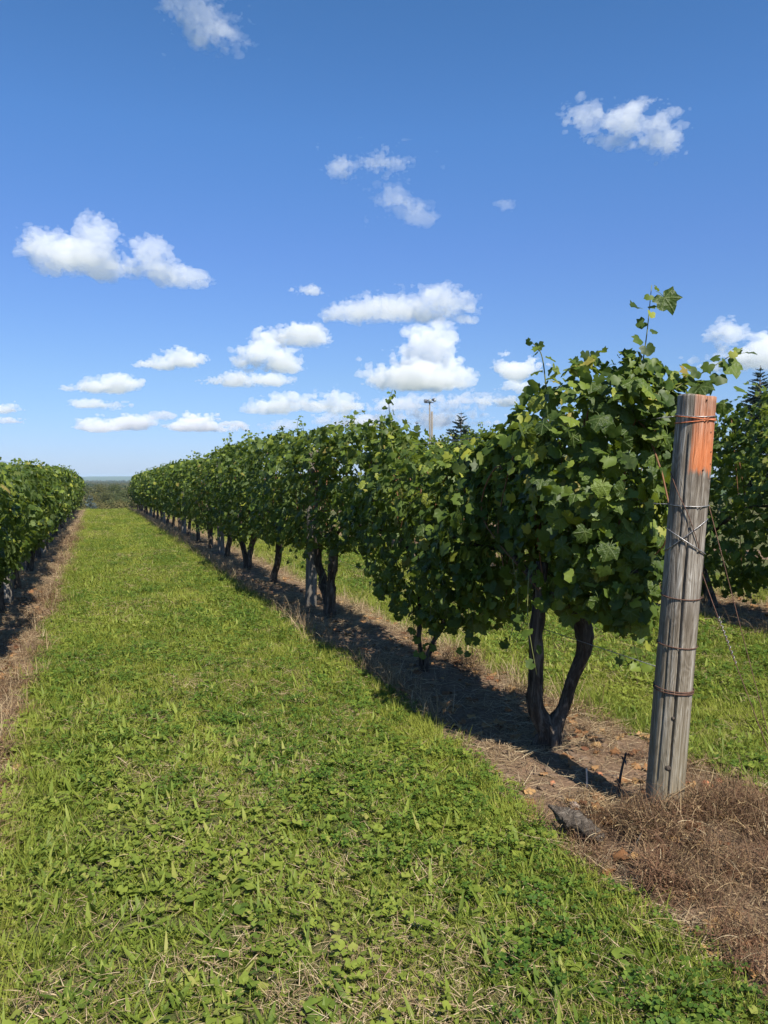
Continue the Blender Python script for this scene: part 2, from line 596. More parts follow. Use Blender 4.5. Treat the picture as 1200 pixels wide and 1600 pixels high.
def add_veins(src, name):
    m = M[src].copy()
    m.name = name
    N = Nodes(m.node_tree)
    o = N.n('ShaderNodeTexCoord').outputs['Object']
    best = None
    for deg in (0, 50, -50, 105, -105):
        a = math.radians(deg)
        along = N.vec('DOT_PRODUCT', o, (math.sin(a), math.cos(a), 0))
        off = N.math('ABSOLUTE', N.vec('DOT_PRODUCT', o, (math.cos(a), -math.sin(a), 0)))
        off = N.math('ADD', off, N.math('MULTIPLY', N.math('LESS_THAN', along, 0.0), 1.0))
        best = off if best is None else N.math('MINIMUM', best, off)
    f = N.rng(best, .010, .060, .55, 0)
    for nd in list(m.node_tree.nodes):
        if nd.type == 'BSDF_PRINCIPLED':
            old = nd.inputs['Base Color'].links[0].from_socket
            N.put(nd.inputs['Base Color'], N.mix(f, old, N.mix(.55, old, (.20, .24, .09, 1))))
            N.put(nd.inputs['Normal'], N.n('ShaderNodeBump', ins={'Height': N.math('ADD', f, N.math('MULTIPLY', N.noise(o, 4, 2, .5).outputs[0], -2.0)), 'Distance': .012, 'Strength': .45}).outputs[0])
    return m


def mat_ground():
    m, N, out = new_mat('ground')
    geo = N.n('ShaderNodeNewGeometry')
    pos = geo.outputs['Position']
    at = N.n('ShaderNodeAttribute', attribute_name='soil')
    n1 = N.noise(pos, 9, 6, .6)
    n2 = N.noise(pos, 55, 5, .65)
    n3 = N.noise(pos, 1.3, 4, .6)
    n4 = N.noise(pos, .012, 5, .6)
    soil = N.ramp(n2.outputs[0], [(.25, (.058, .037, .024)), (.5, (.140, .092, .058)), (.75, (.26, .188, .122))])
    soil = N.mix(N.rng(n1.outputs[0], .4, .65, 0, .55), soil, (.235, .145, .088, 1))
    thatch = N.ramp(n2.outputs[0], [(.3, (.045, .046, .016)), (.55, (.095, .088, .034)), (.8, (.17, .14, .065))])
    thatch = N.mix(N.rng(n3.outputs[0], .4, .62, 0, .6), thatch, (.060, .080, .020, 1))
    far = N.ramp(n4.outputs[0], [(.3, (.030, .050, .018)), (.5, (.05, .075, .025)), (.62, (.10, .115, .04)), (.75, (.04, .06, .02))])
    dist = N.vec('LENGTH', pos)
    turf = N.mix(N.rng(dist, 70, 160), thatch, far)
    col = N.mix(at.outputs['Fac'], turf, soil)
    hgt = N.math('ADD', N.math('MULTIPLY', n1.outputs[0], .7), N.math('MULTIPLY', n2.outputs[0], .5))
    principled(N, out, col, .95, hgt, .03, .15)
    return m


def mat_bark(name, c0, c1, c2, scale=1.0, stretch=(14, 14, 2.2)):
    m, N, out = new_mat(name)
    tc = N.n('ShaderNodeTexCoord')
    v = N.vec('MULTIPLY', tc.outputs['Object'], tuple(s * scale for s in stretch))
    a = N.noise(v, 2.2, 8, .65, .8)
    b = N.noise(tc.outputs['Object'], 6 * scale, 4, .6)
    col = N.ramp(a.outputs[0], [(.3, c0), (.50, c1), (.66, c2)])
    col = N.mix(N.rng(b.outputs[0], .45, .7, 0, .4), col, (*c0, 1))
    principled(N, out, col, .9, a.outputs[0], .02, .15, .9)
    return m


def mat_post():
    m, N, out = new_mat('weathered_post')
    tc = N.n('ShaderNodeTexCoord')
    o = tc.outputs['Object']
    sep = N.n('ShaderNodeSeparateXYZ', ins={0: o})
    g = N.vec('MULTIPLY', o, (46, 46, 1.7))
    grain = N.noise(g, 1.6, 8, .62, 1.2)
    figure = N.noise(N.vec('MULTIPLY', o, (7, 7, 1.3)), 1.7, 3, .5, .6)
    rings = N.math('SINE', N.math('MULTIPLY', figure.outputs[0], 95))
    blot = N.noise(N.vec('MULTIPLY', o, (4, 4, 1.2)), 2.0, 5, .6)
    h = N.math('ADD', N.math('MULTIPLY', grain.outputs[0], .8), N.math('MULTIPLY', rings, .035))
    col = N.ramp(h, [(.24, (.060, .048, .037)), (.37, (.165, .140, .112)), (.48, (.30, .272, .232)), (.64, (.56, .54, .495))])
    col = N.mix(N.rng(blot.outputs[0], .42, .62, 0, .7), col, N.mix(.75, col, (.10, .078, .055, 1)))
    # lower part greener and browner
    col = N.mix(N.rng(sep.outputs[2], .15, 1.0, .5, 0), col, (.20, .165, .095, 1))
    # orange paint on the upper right face, weathered off above and ragged below
    ang = N.vec('DOT_PRODUCT', o, (.70, -.72, 0))
    rag = N.noise(N.vec('MULTIPLY', o, (40, 40, 4)), 1.5, 5, .6)
    rg = N.math('SUBTRACT', rag.outputs[0], .5)
    side = N.rng(N.math('ADD', ang, N.math('MULTIPLY', rg, .045)), -.004, .012)
    low = N.rng(N.math('ADD', sep.outputs[2], N.math('MULTIPLY', rg, .10)), 1.525, 1.55)
    worn = N.noise(N.vec('MULTIPLY', o, (50, 50, 3)), 2.0, 6, .65)
    keep = N.rng(worn.outputs[0], .26, .42, .60, 1)
    fade = N.rng(sep.outputs[2], 1.62, 1.82, 1.0, .40)
    paint = N.math('MULTIPLY', N.math('MULTIPLY', side, low), N.math('MULTIPLY', keep, fade))
    pc = N.mix(N.rng(grain.outputs[0], .3, .7), (.46, .122, .036, 1), (.64, .215, .080, 1))
    col = N.mix(N.math('MULTIPLY', paint, .84), col, pc)
    principled(N, out, col, .85, h, .012, .2, .8)
    return m


def mat_plain(name, col, rough=.6, metal=0.0, nscale=20, var=.3):
    m, N, out = new_mat(name)
    tc = N.n('ShaderNodeTexCoord')
    nz = N.noise(tc.outputs['Object'], nscale, 5, .6)
    c = N.mix(N.rng(nz.outputs[0], .3, .7), tuple(v * (1 - var) for v in col) + (1,), tuple(min(1, v * (1 + var)) for v in col) + (1,))
    p = principled(N, out, c, rough, nz.outputs[0], .004)
    p.inputs['Metallic'].default_value = metal
    return m


build_clouds()
M['ground'] = mat_ground()
M['bark'] = mat_bark('vine_bark', (.024, .018, .014), (.075, .057, .043), (.19, .155, .12))
M['treebark'] = mat_bark('tree_bark', (.03, .022, .016), (.07, .052, .04), (.12, .10, .08), .3)
M['cane'] = mat_plain('vine_cane', (.16, .075, .035), .7)
M['green_shoot'] = mat_plain('green_shoot', (.13, .14, .045), .6)
M['post'] = mat_post()
M['post2'] = mat_bark('old_post_wood', (.07, .060, .050), (.17, .15, .125), (.29, .27, .24), 1.0, (26, 26, 1.6))
M['wire'] = mat_plain('galvanised_wire', (.30, .29, .28), .45, .85, 60)
M['rust'] = mat_plain('rusty_wire', (.12, .065, .045), .75, .4, 90)
M['orange_wire'] = mat_plain('painted_wire', (.50, .16, .07), .7, .1, 80)
M['clay'] = mat_plain('fired_clay', (.46, .19, .095), .9, 0, 30)
M['stone'] = mat_plain('pale_stone', (.36, .28, .24), .9, 0, 22)
M['deadwood'] = mat_bark('dead_wood', (.03, .024, .019), (.085, .068, .053), (.20, .17, .135), 1.0, (6, 30, 30))
M['stickdark'] = mat_plain('dark_stick', (.055, .045, .04), .85)
M['stickpale'] = mat_plain('bleached_stake', (.48, .43, .36), .85)
M['metal'] = mat_plain('lamp_housing', (.10, .10, .11), .5, .3)
M['lens'] = mat_plain('lamp_glass', (.45, .50, .52), .15)

# ------------------------------------------------------------------ ground sheet
gx = axis(-7.0, 11.0, .11, -9000, 9000)
gy = axis(-1.0, 30.0, .11, -600, 11500)
GX, GY = np.meshgrid(gx, gy)
GZ = terrain(GX, GY)
nx, ny = len(gx), len(gy)
ids = np.arange(nx * ny).reshape(ny, nx)
a, b, c, d = ids[:-1, :-1].ravel(), ids[:-1, 1:].ravel(), ids[1:, 1:].ravel(), ids[1:, :-1].ravel()
me = mesh_np("ground", np.stack([GX.ravel(), GY.ravel(), GZ.ravel()], 1), np.concatenate([np.stack([a, b, c], 1), np.stack([a, c, d], 1)]), M['ground'])
at = me.attributes.new("soil", 'FLOAT', 'POINT')
at.data.foreach_set("value", soilness(GX, GY).ravel().astype(np.float32))
ground = obj("ground", me)
tag(ground, "ground of mown vineyard lanes with bare strips under the vines", kind='structure')


# ------------------------------------------------------------------ tufts scattered over the ground
def blade(bag, rng, base, L, w, az, lean, curl, seg=3, m=0, fold=0.0, shape='grass', roll=0.0):
    """one leaf blade: a strip bending over as it rises"""
    p = np.array(base, float)
    ang = lean
    ca, sa = math.cos(az), math.sin(az)
    cr = np.array([-sa, ca, 0]) * math.cos(roll) + np.array([0, 0, 1]) * math.sin(roll)
    V, T = [], []
    for i in range(seg + 1):
        t = i / seg
        if shape == 'grass':
            ww = w * (1 - t ** 1.6) * .5 + .0002
        else:
            ww = w * .5 * (math.sin(math.pi * min(1, .08 + t * .92) ** .8) ** .8 if t < 1 else .02)
            ww = max(ww, w * .06)
        if fold and shape != 'grass':
            V += [p - cr * ww + np.array([0, 0, fold * ww]), p.copy(), p + cr * ww + np.array([0, 0, fold * ww])]
        else:
            V += [p - cr * ww, p + cr * ww]
        st = L / seg
        p = p + np.array([ca * math.sin(ang), sa * math.sin(ang), math.cos(ang)]) * st
        ang = min(ang + curl / seg, 2.2)
    k = 3 if (fold and shape != 'grass') else 2
    for i in range(seg):
        o = i * k
        for j in range(k - 1):
            T += [(o + j, o + j + 1, o + k + j + 1), (o + j, o + k + j + 1, o + k + j)]
    bag.add(V, T, m)


def tuft_grass(seed, n=34, rad=.055, L=(.03, .085), w=(.0022, .0048), dry=.10, lean=(.15, 1.1)):
    rng = random.Random(seed)
    b = Bag()
    for i in range(n):
        a, r = rng.uniform(0, 6.28), rad * math.sqrt(rng.random())
        isdry = rng.random() < dry
        blade(b, rng, (r * math.cos(a), r * math.sin(a), -.008), rng.uniform(*L), rng.uniform(*w), rng.uniform(0, 6.28),
              rng.uniform(.7, 1.35) if isdry else rng.uniform(*lean), rng.uniform(.2, 1.2), 3, 1 if isdry else 0)
    return b.mesh("grass_tuft", [M['grass'], M['straw']])


def tuft_broad(seed, n=8, L=(.035, .105), w=(.008, .020)):
    rng = random.Random(seed)
    b = Bag()
    a0 = rng.uniform(0, 6.28)
    for i in range(n):
        blade(b, rng, (rng.uniform(-.012, .012), rng.uniform(-.012, .012), -.004), rng.uniform(*L), rng.uniform(*w), a0 + i * 2.4 + rng.uniform(-.4, .4),
              rng.uniform(.7, 1.5) if rng.random() < .8 else rng.uniform(.25, .7), rng.uniform(.0, .7), 5, 0, rng.uniform(.1, .5), 'broad', rng.uniform(-.3, .3))
    return b.mesh("broad_weed", [M['weed']])


def tuft_clover(seed, n=16, rad=.07, hgt=(.015, .055), s=(.007, .013)):
    rng = random.Random(seed)
    b = Bag()
    for i in range(n):
        a, r = rng.uniform(0, 6.28), rad * math.sqrt(rng.random())
        x, y, h = r * math.cos(a), r * math.sin(a), rng.uniform(*hgt)
        sz = rng.uniform(*s)
        tilt = np.array([rng.uniform(-.5, .5), rng.uniform(-.5, .5), 1.0])
        tilt /= np.linalg.norm(tilt)
        e1 = norm(np.cross(tilt, [0, 1, .01]))
        e2 = np.cross(tilt, e1)
        f0 = rng.uniform(0, 6.28)
        c = np.array([x, y, h])
        for k in range(3):
            th = f0 + k * 2.094
            d = e1 * math.cos(th) + e2 * math.sin(th)
            q = np.cross(tilt, d)
            up = tilt * .25
            V = [c, c + (d * .55 + q * .48 + up * .5) * sz, c + (d * 1.1 + q * .52 + up * .6) * sz, c + (d * 1.25 + up * .2) * sz, c + (d * 1.1 - q * .52 + up * .6) * sz, c + (d * .55 - q * .48 + up * .5) * sz]
            b.add(V, [(0, 1, 2), (0, 2, 3), (0, 3, 4), (0, 4, 5)])
        blade(b, rng, (x * .8, y * .8, -.005), h, .0016, a, .2, .0, 1)
    return b.mesh("clover_patch", [M['clover']])


def tuft_round(seed, n=5, L=(.04, .09), s=(.03, .05)):
    """mallow or dandelion-like weed: broad rounded leaves on stalks"""
    rng = random.Random(seed)
    b = Bag()
    for i in range(n):
        az = rng.uniform(0, 6.28)
        ln, h, sz = rng.uniform(*L), rng.uniform(.02, .06), rng.uniform(*s)
        c = np.array([math.cos(az) * ln, math.sin(az) * ln, h])
        d = norm(np.array([math.cos(az), math.sin(az), rng.uniform(-.3, .3)]))
        nrm = norm(np.array([rng.uniform(-.35, .35), rng.uniform(-.35, .35), 1]))
        q = np.cross(nrm, d)
        V, T = [c + nrm * -.1 * sz], []
        K = 11
        for k in range(K):
            th = -2.75 + k * 5.5 / (K - 1)
            rr = sz * (1 + .10 * math.cos(th * 5) + rng.uniform(-.06, .06))
            V.append(c + d * rr * math.cos(th) + q * rr * math.sin(th) + nrm * sz * .16 * math.cos(th * 3))
        T = [(0, k, k + 1) for k in range(1, K)]
        b.add(V, T)
        blade(b, rng, (0, 0, -.003), ln * 1.15, .003, az, 1.0, .4, 2)
    return b.mesh("round_leaf_weed", [M['weed']])


def tuft_straw(seed, n=26, rad=.10, L=(.04, .16), mat='straw', flat=1.0, w=(.0012, .0030), curl=(-.4, .8), lift=.02):
    rng = random.Random(seed)
    b = Bag()
    for i in range(n):
        a, r = rng.uniform(0, 6.28), rad * math.sqrt(rng.random())
        blade(b, rng, (r * math.cos(a), r * math.sin(a), rng.uniform(0, lift)), rng.uniform(*L), rng.uniform(*w), rng.uniform(0, 6.28),
              rng.uniform(1.25, 1.6) * flat, rng.uniform(*curl), 3, 0, roll=rng.uniform(-.8, .8))
    return b.mesh("straw_tuft", [M[mat]])


def tuft_wiry(seed, n=80, rad=.10, L=(.04, .15)):
    """a tangle of dead, branching weed stems"""
    rng = random.Random(seed)
    b = Bag()
    for i in range(n):
        a, r = rng.uniform(0, 6.28), rad * math.sqrt(rng.random())
        blade(b, rng, (r * math.cos(a), r * math.sin(a), rng.uniform(-.01, .07)), rng.uniform(*L), rng.uniform(.0012, .0030), rng.uniform(0, 6.28),
              rng.uniform(.3, 1.5), rng.uniform(-.6, 1.9), 5, 1 if rng.random() < .10 else 0, roll=rng.uniform(-.8, .8))
    for i in range(n):
        a, r = rng.uniform(0, 6.28), rad * math.sqrt(rng.random())
        blade(b, rng, (r * math.cos(a), r * math.sin(a), rng.uniform(.0, .07)), rng.uniform(.010, .026), rng.uniform(.003, .007), rng.uniform(0, 6.28),
              rng.uniform(.3, 2.4), rng.uniform(-.6, .9), 2, 0, roll=rng.uniform(-.8, .8))
    return b.mesh("dead_weed_tuft", [M['dead_weed'], M['straw']])


def tuft_stand(seed, n=12, L=(.10, .34)):
    """tall dried grass stalks"""
    rng = random.Random(seed)
    b = Bag()
    for i in range(n):
        a, r = rng.uniform(0, 6.28), .04 * math.sqrt(rng.random())
        blade(b, rng, (r * math.cos(a), r * math.sin(a), -.01), rng.uniform(*L), rng.uniform(.002, .005), rng.uniform(0, 6.28),
              rng.uniform(.05, .7), rng.uniform(.1, 1.8), 5, 0)
    return b.mesh("dry_stalks", [M['straw']])


def clod(seed, mat, flat=.6, sub=1):
    rng = np.random.default_rng(seed)
    import bmesh
    bm = bmesh.new()
    bmesh.ops.create_icosphere(bm, subdivisions=2 if sub > 1 else 1, radius=1)
    V = np.array([v.co[:] for v in bm.verts])
    T = np.array([[v.index for v in f.verts] for f in bm.faces])
    bm.free()
    n = fbm(V[:, 0] * 1.3 + 9, V[:, 1] * 1.3 + 9, V[:, 2] * 1.3 + 9, seed, 3)
    V = V * (.62 + .75 * n)[:, None] * rng.uniform(.75, 1.25, 3) * np.array([1, 1, flat])
    return mesh_np("clod", V, T, mat, False)


def scatter(name, meshes, pts, rotz, tilt, scale, idx, label, cat):
    """one object of kind stuff: the given little meshes set on points"""
    src = bpy.data.collections.new(name + "_source")
    for i, m in enumerate(meshes):
        src.objects.link(bpy.data.objects.new("%s_source_%02d" % (name, i), m))
    n = len(pts)
    me = bpy.data.meshes.new(name)
    me.vertices.add(n)
    me.vertices.foreach_set("co", np.asarray(pts, np.float32).ravel())
    A = me.attributes
    rot = np.stack([tilt * np.cos(rotz * 3), tilt * np.sin(rotz * 3), rotz], 1).astype(np.float32)
    A.new("rot", 'FLOAT_VECTOR', 'POINT').data.foreach_set("vector", rot.ravel())
    A.new("scl", 'FLOAT', 'POINT').data.foreach_set("value", np.asarray(scale, np.float32))
    A.new("idx", 'INT', 'POINT').data.foreach_set("value", np.asarray(idx, np.int32))
    o = obj(name, me)
    ng = bpy.data.node_groups.new(name + "_scatter", 'GeometryNodeTree')
    ng.interface.new_socket("Geometry", in_out='INPUT', socket_type='NodeSocketGeometry')
    ng.interface.new_socket("Geometry", in_out='OUTPUT', socket_type='NodeSocketGeometry')
    L = ng.links.new
    gi, go = ng.nodes.new('NodeGroupInput'), ng.nodes.new('NodeGroupOutput')
    ci = ng.nodes.new('GeometryNodeCollectionInfo')
    ci.inputs['Collection'].default_value = src
    ci.inputs['Separate Children'].default_value = True
    ci.inputs['Reset Children'].default_value = True
    iop = ng.nodes.new('GeometryNodeInstanceOnPoints')
    iop.inputs['Pick Instance'].default_value = True

    def attr(nm, typ):
        a = ng.nodes.new('GeometryNodeInputNamedAttribute')
        a.data_type = typ
        a.inputs['Name'].default_value = nm
        return a.outputs['Attribute']
    e2r = ng.nodes.new('FunctionNodeEulerToRotation')
    L(attr('rot', 'FLOAT_VECTOR'), e2r.inputs[0])
    L(gi.outputs[0], iop.inputs['Points'])
    L(ci.outputs[0], iop.inputs['Instance'])
    L(attr('idx', 'INT'), iop.inputs['Instance Index'])
    L(e2r.outputs[0], iop.inputs['Rotation'])
    L(attr('scl', 'FLOAT'), iop.inputs['Scale'])
    L(iop.outputs[0], go.inputs[0])
    md = o.modifiers.new("scatter", 'NODES')
    md.node_group = ng
    tag(o, label, cat, kind='stuff')
    return o


def spread(density, seed, xr=(-6.5, 11), zones=((0.3, 5, 1.0), (5, 9, .7), (9, 16, .42), (16, 28, .26), (28, 54, .16))):
    """points in the lane with density per square metre thinning with distance; returns x, y, growth factor"""
    rng = np.random.default_rng(seed)
    X, Y, S = [], [], []
    for (y0, y1, k) in zones:
        n = int((xr[1] - xr[0]) * (y1 - y0) * density * k)
        x, y = rng.uniform(*xr, n), rng.uniform(y0, y1, n)
        X.append(x)
        Y.append(y)
        S.append(np.full(n, 1 / k ** .36))
    X, Y, S = map(np.concatenate, (X, Y, S))
    # what this camera and its neighbours can see
    ang = np.degrees(np.arctan2(X, Y + 1.2))
    keep = (ang > -20) & (ang < 62) & (np.hypot(X, Y) > 1.0)
    keep &= ~((X < ROW_L - .8)) | (Y < 9)
    keep &= ~((X > ROW_B + .9) & (Y > 8))
    keep &= ~((X > ROW_R + 1.0) & (Y > 30))
    return X[keep], Y[keep], S[keep], rng


def put(name, meshes, X, Y, rng, scale, label, cat, tilt=.12, dz=0.0):
    n = len(X)
    Z = terrain(X, Y) + dz
    scatter(name, meshes, np.stack([X, Y, Z], 1), rng.uniform(0, 6.28, n), rng.uniform(-tilt, tilt, n), scale, rng.integers(0, len(meshes), n), label, cat)


def patch(X, Y, s, seed, lo, hi):
    return np.clip((fbm(X * s + 100, Y * s + 100, 0, seed, 3) - lo) / (hi - lo), 0, 1)


# fine grass
X, Y, S, rng = spread(560, 101)
sl_ = soilness(X, Y)
dry_front = np.exp(-(((X - .55) / .9) ** 2 + ((Y - 2.2) / .8) ** 2))
k = rng.random(len(X)) < (1 - sl_) * (.40 + .60 * patch(X, Y, .9, 71, .28, .55)) * (1 - .5 * dry_front)
X, Y, S = X[k], Y[k], S[k]
mound = np.where(np.abs(X - .75) < .5, .9, 1.0)
put("grass", [tuft_grass(s) for s in range(1, 7)], X, Y, rng, S * rng.uniform(.65, 1.15, len(X)) * mound,
    "short mown green grass covering the lanes between the vines", "grass")
# longer grass along the edges of the strips
X, Y, S, rng = spread(300, 131)
edge = np.zeros(len(X))
for xr in (ROW_L, ROW_R, ROW_B):
    l, r = soil_edges(Y, xr)
    edge = np.maximum(edge, np.exp(-((X - (l - .10)) / .10) ** 2) + np.exp(-((X - (r + .12)) / .12) ** 2))
k = rng.random(len(X)) < np.clip(edge, 0, 1) * .38
X, Y, S = X[k], Y[k], S[k]
put("edge_grass", [tuft_grass(s, 26, .05, (.06, .15), (.002, .004), .06, (.05, .8)) for s in (21, 22, 23)], X, Y, rng, S * rng.uniform(.6, 1.1, len(X)),
    "longer unmown grass along the edges of the bare strips", "grass")
# broad strap leaves
X, Y, S, rng = spread(460, 102)
k = rng.random(len(X)) < (1 - soilness(X, Y)) * (.22 + .78 * patch(X, Y, .8, 72, .35, .6)) * (1 - .5 * np.exp(-(((X - .5) / 1.0) ** 2 + ((Y - 2.1) / .8) ** 2)))
X, Y, S = X[k], Y[k], S[k]
put("broad_leaf_weeds", [tuft_broad(s) for s in range(31, 37)] + [tuft_broad(s, 12, (.03, .08), (.006, .013)) for s in range(37, 41)] + [tuft_round(41, 4, (.03, .07), (.016, .028))], X, Y, rng, S ** .5 * rng.uniform(.55, 1.1, len(X)),
    "broad leaved weeds growing through the mown grass", "weeds", .2)
# small leaved creeping weeds in patches, thickest on the left and in the middle
X, Y, S, rng = spread(110, 112)
k = rng.random(len(X)) < (1 - soilness(X, Y)) * np.clip(.8 * patch(X, Y, 1.3, 78, .48, .62) + .35 * np.exp(-((X + .1) / .4) ** 2), 0, 1)
X, Y, S = X[k], Y[k], S[k]
put("creeping_weeds", [tuft_round(s, 9, (.012, .06), (.006, .015)) for s in (43, 44, 45, 46)], X, Y, rng, S ** .5 * rng.uniform(.7, 1.25, len(X)),
    "low creeping weeds with small rounded leaves among the grass", "weeds", .2)
# clover
X, Y, S, rng = spread(150, 103)
k = rng.random(len(X)) < (1 - soilness(X, Y)) * np.clip(patch(X, Y, .7, 73, .46, .66) * .8 + np.exp(-((X - 1.5) / .35) ** 2) * .7, 0, 1)
X, Y, S = X[k], Y[k], S[k]
put("clover", [tuft_clover(s) for s in range(51, 55)], X, Y, rng, S ** .6 * rng.uniform(.7, 1.2, len(X)),
    "clover and small round leaved weeds in patches on the lane", "clover")
# dry clippings lying in the turf
X, Y, S, rng = spread(240, 104)
dry_front = np.exp(-(((X - .4) / 1.0) ** 2 + ((Y - 2.1) / 1.1) ** 2))
k = rng.random(len(X)) < (1 - soilness(X, Y)) * np.clip(.06 + .34 * patch(X, Y, 1.0, 74, .45, .64) + .72 * dry_front * patch(X, Y, 2.2, 70, .36, .58), 0, 1)
X, Y, S = X[k], Y[k], S[k]
put("grass_clippings", [tuft_straw(s, 22, .09, (.03, .09), flat=.93, lift=.03) for s in (61, 62, 63)], X, Y, rng, S * rng.uniform(.7, 1.2, len(X)),
    "dry brown clippings lying among the mown grass", "clippings", .15, .004)
# straw on the strips
X, Y, S, rng = spread(170, 105)
k = rng.random(len(X)) < soilness(X, Y) * (.30 + .70 * patch(X, Y, 2.3, 75, .42, .62)) * (1 - .8 * np.exp(-(((X - 2.3) / .5) ** 4 + ((Y - 2.42) / .5) ** 4)))
X, Y, S = X[k], Y[k], S[k]
put("straw_litter", [tuft_straw(s) for s in (64, 65, 66)], X, Y, rng, S * rng.uniform(.6, 1.3, len(X)),
    "tan straw and dead stems littering the bare strips under the vines", "straw", .15, .004)
# upright dry stalks along the edges
X, Y, S, rng = spread(230, 106)
edge = np.zeros(len(X))
for xr in (ROW_L, ROW_R, ROW_B):
    l, r = soil_edges(Y, xr)
    edge = np.maximum(edge, np.exp(-((X - (l + .08)) / .09) ** 2) + np.exp(-((X - (r - .08)) / .09) ** 2))
k = (rng.random(len(X)) < edge * (.35 + .65 * patch(X, Y, 1.4, 76, .45, .6)) * np.where(X < 0, .45, 1.5)) & (Y > 4.4)
X, Y, S = X[k], Y[k], S[k]
put("dry_grass", [tuft_stand(s) for s in (81, 82, 83)], X, Y, rng, S ** .5 * rng.uniform(.45, 1.0, len(X)),
    "dried grass stalks standing along the edges of the bare strips", "dry grass", .3)
# reddish dead weeds: a thick mat round the end post and thinner along the left strip
X, Y, S, rng = spread(300, 107)
lump = np.exp(-(((X - 2.30) / .44) ** 4 + ((Y - 2.40) / .48) ** 4))
tail = .22 * np.exp(-(((X - 2.25) / .42) ** 4 + ((Y - 1.7) / .7) ** 4))
lstrip = .45 * np.exp(-((X - (ROW_L + .62)) / .16) ** 2) * (Y < 30)
back = .12 * np.exp(-((X - 2.75) / .2) ** 2) * (Y < 7)
k = rng.random(len(X)) < np.clip(lump + tail + lstrip + back, 0, 1) * soilness(X, Y) * (.45 + .55 * patch(X, Y, 4.0, 79, .34, .56))
k &= ~((np.hypot(X - 2.325, Y - 2.82) < .11))
X, Y, S = X[k], Y[k], S[k]
put("dead_weeds", [tuft_wiry(s) for s in (91, 92, 93, 94)], X, Y, rng, S * rng.uniform(.55, 1.15, len(X)),
    "tangle of reddish brown dead weeds round the foot of the end post", "dead weeds", .4, .035 * rng.random(len(X)) * np.exp(-(((X - 2.34) / .46) ** 4 + ((Y - 2.40) / .40) ** 4)))
# crumbs of soil
X, Y, S, rng = spread(700, 108, zones=((.3, 5, 1), (5, 9, .5), (9, 16, .12)))
k = rng.random(len(X)) < soilness(X, Y) * (.1 + .9 * patch(X, Y, 1.6, 77, .4, .6))
X, Y, S = X[k], Y[k], S[k]
M['crumb'] = mat_plain('soil_crumb', (.17, .115, .075), .95, 0, 40, .4)
put("soil_crumbs", [clod(s, M['crumb']) for s in (1, 2, 3)], X, Y, rng, .006 + .026 * rng.random(len(X)) ** 4,
    "crumbs of dry brown soil on the bare strips", "soil", .5)
# fallen vine leaves
M['fallen'] = foliage_mat('fallen_leaf', [(0, (.12, .05, .025)), (.5, (.24, .12, .05)), (1, (.36, .22, .09))], (.3, .15, .05), .15, .7, .2)


# ------------------------------------------------------------------ grape leaves
def leaf_outline(seed, n):
    rng = random.Random(seed)
    keys = [(0, 1.0), (13, .86), (24, .70), (31, .66), (40, .78), (52, .90), (64, .78), (76, .62), (84, .60), (95, .68), (108, .72), (125, .60), (142, .50), (158, .40), (172, .16)]
    A = np.array([k[0] for k in keys])
    Rr = np.array([k[1] for k in keys])
    lob = rng.uniform(.45, 1.2)
    Rr = .68 + (Rr - .68) * lob if lob < 1 else Rr
    Rr[-1] = .18
    Rr[-2] = .42
    th = np.linspace(-172, 172, n)
    r = np.interp(np.abs(th), A, Rr)
    ser = np.where(np.arange(n) % 2 == 0, 1.05, .93)
    r = r * ser * np.array([rng.uniform(.94, 1.06) for _ in range(n)])
    return np.radians(th), r


def leaf_mesh_data(seed, n=24, mid=True):
    """a lobed vine leaf lying in XY, stalk at the origin, tip along +Y, gently cupped and drooping"""
    rng = random.Random(seed)
    th, r = leaf_outline(seed, n)
    cup, droop, tw = rng.uniform(-.30, .65), rng.uniform(.05, .80), rng.uniform(-.45, .45)

    def z(x, y, th_):
        rr = np.hypot(x, y)
        return cup * np.abs(x) ** 1.3 - droop * rr ** 2 * .7 + .09 * np.cos(th_ * 7 + seed) * rr + tw * x * y
    x, y = r * np.sin(th), r * np.cos(th)
    V = [np.array([[0, 0, 0]])]
    T = []
    if mid:
        th2, r2 = th[::2], (r[::2] * .52)
        x2, y2 = r2 * np.sin(th2), r2 * np.cos(th2)
        V.append(np.stack([x2, y2, z(x2, y2, th2)], 1))
        k = len(th2)
        V.append(np.stack([x, y, z(x, y, th)], 1))
        for i in range(k - 1):
            T.append((0, i + 2, i + 1))
        o = 1 + k
        for i in range(k):
            j = 2 * i
            if j + 1 < n:
                T.append((1 + i, o + j + 1, o + j))
            if i + 1 < k:
                T.append((1 + i, 2 + i, o + j + 1))
                T.append((2 + i, o + j + 2, o + j + 1)) if j + 2 < n else None
    else:
        V.append(np.stack([x, y, z(x, y, th)], 1))
        for i in range(n - 1):
            T.append((0, i + 2, i + 1))
    V = np.concatenate(V)
    return V, np.array(T)


def add_stalk(V, T):
    n = len(V)
    S = np.array([[-.025, 0, 0], [.025, 0, 0], [.018, -.45, -.10], [-.018, -.45, -.10], [.015, -.8, -.38], [-.015, -.8, -.38]])
    return np.concatenate([V, S]), np.concatenate([T, np.array([(n, n + 1, n + 2), (n, n + 2, n + 3), (n + 3, n + 2, n + 4), (n + 3, n + 4, n + 5)])])


M['grape_veined'] = add_veins('grape', 'veined_grape_leaf')
HERO = [leaf_mesh_data(s, 24, True) for s in range(200, 214)]
HERO_ME = [mesh_np("leaf", *add_stalk(V, T), M['grape_veined']) for V, T in HERO]
MIDL = [leaf_mesh_data(s, 16, False) for s in range(220, 226)]
LOWL = [leaf_mesh_data(s, 9, False) for s in range(240, 244)]


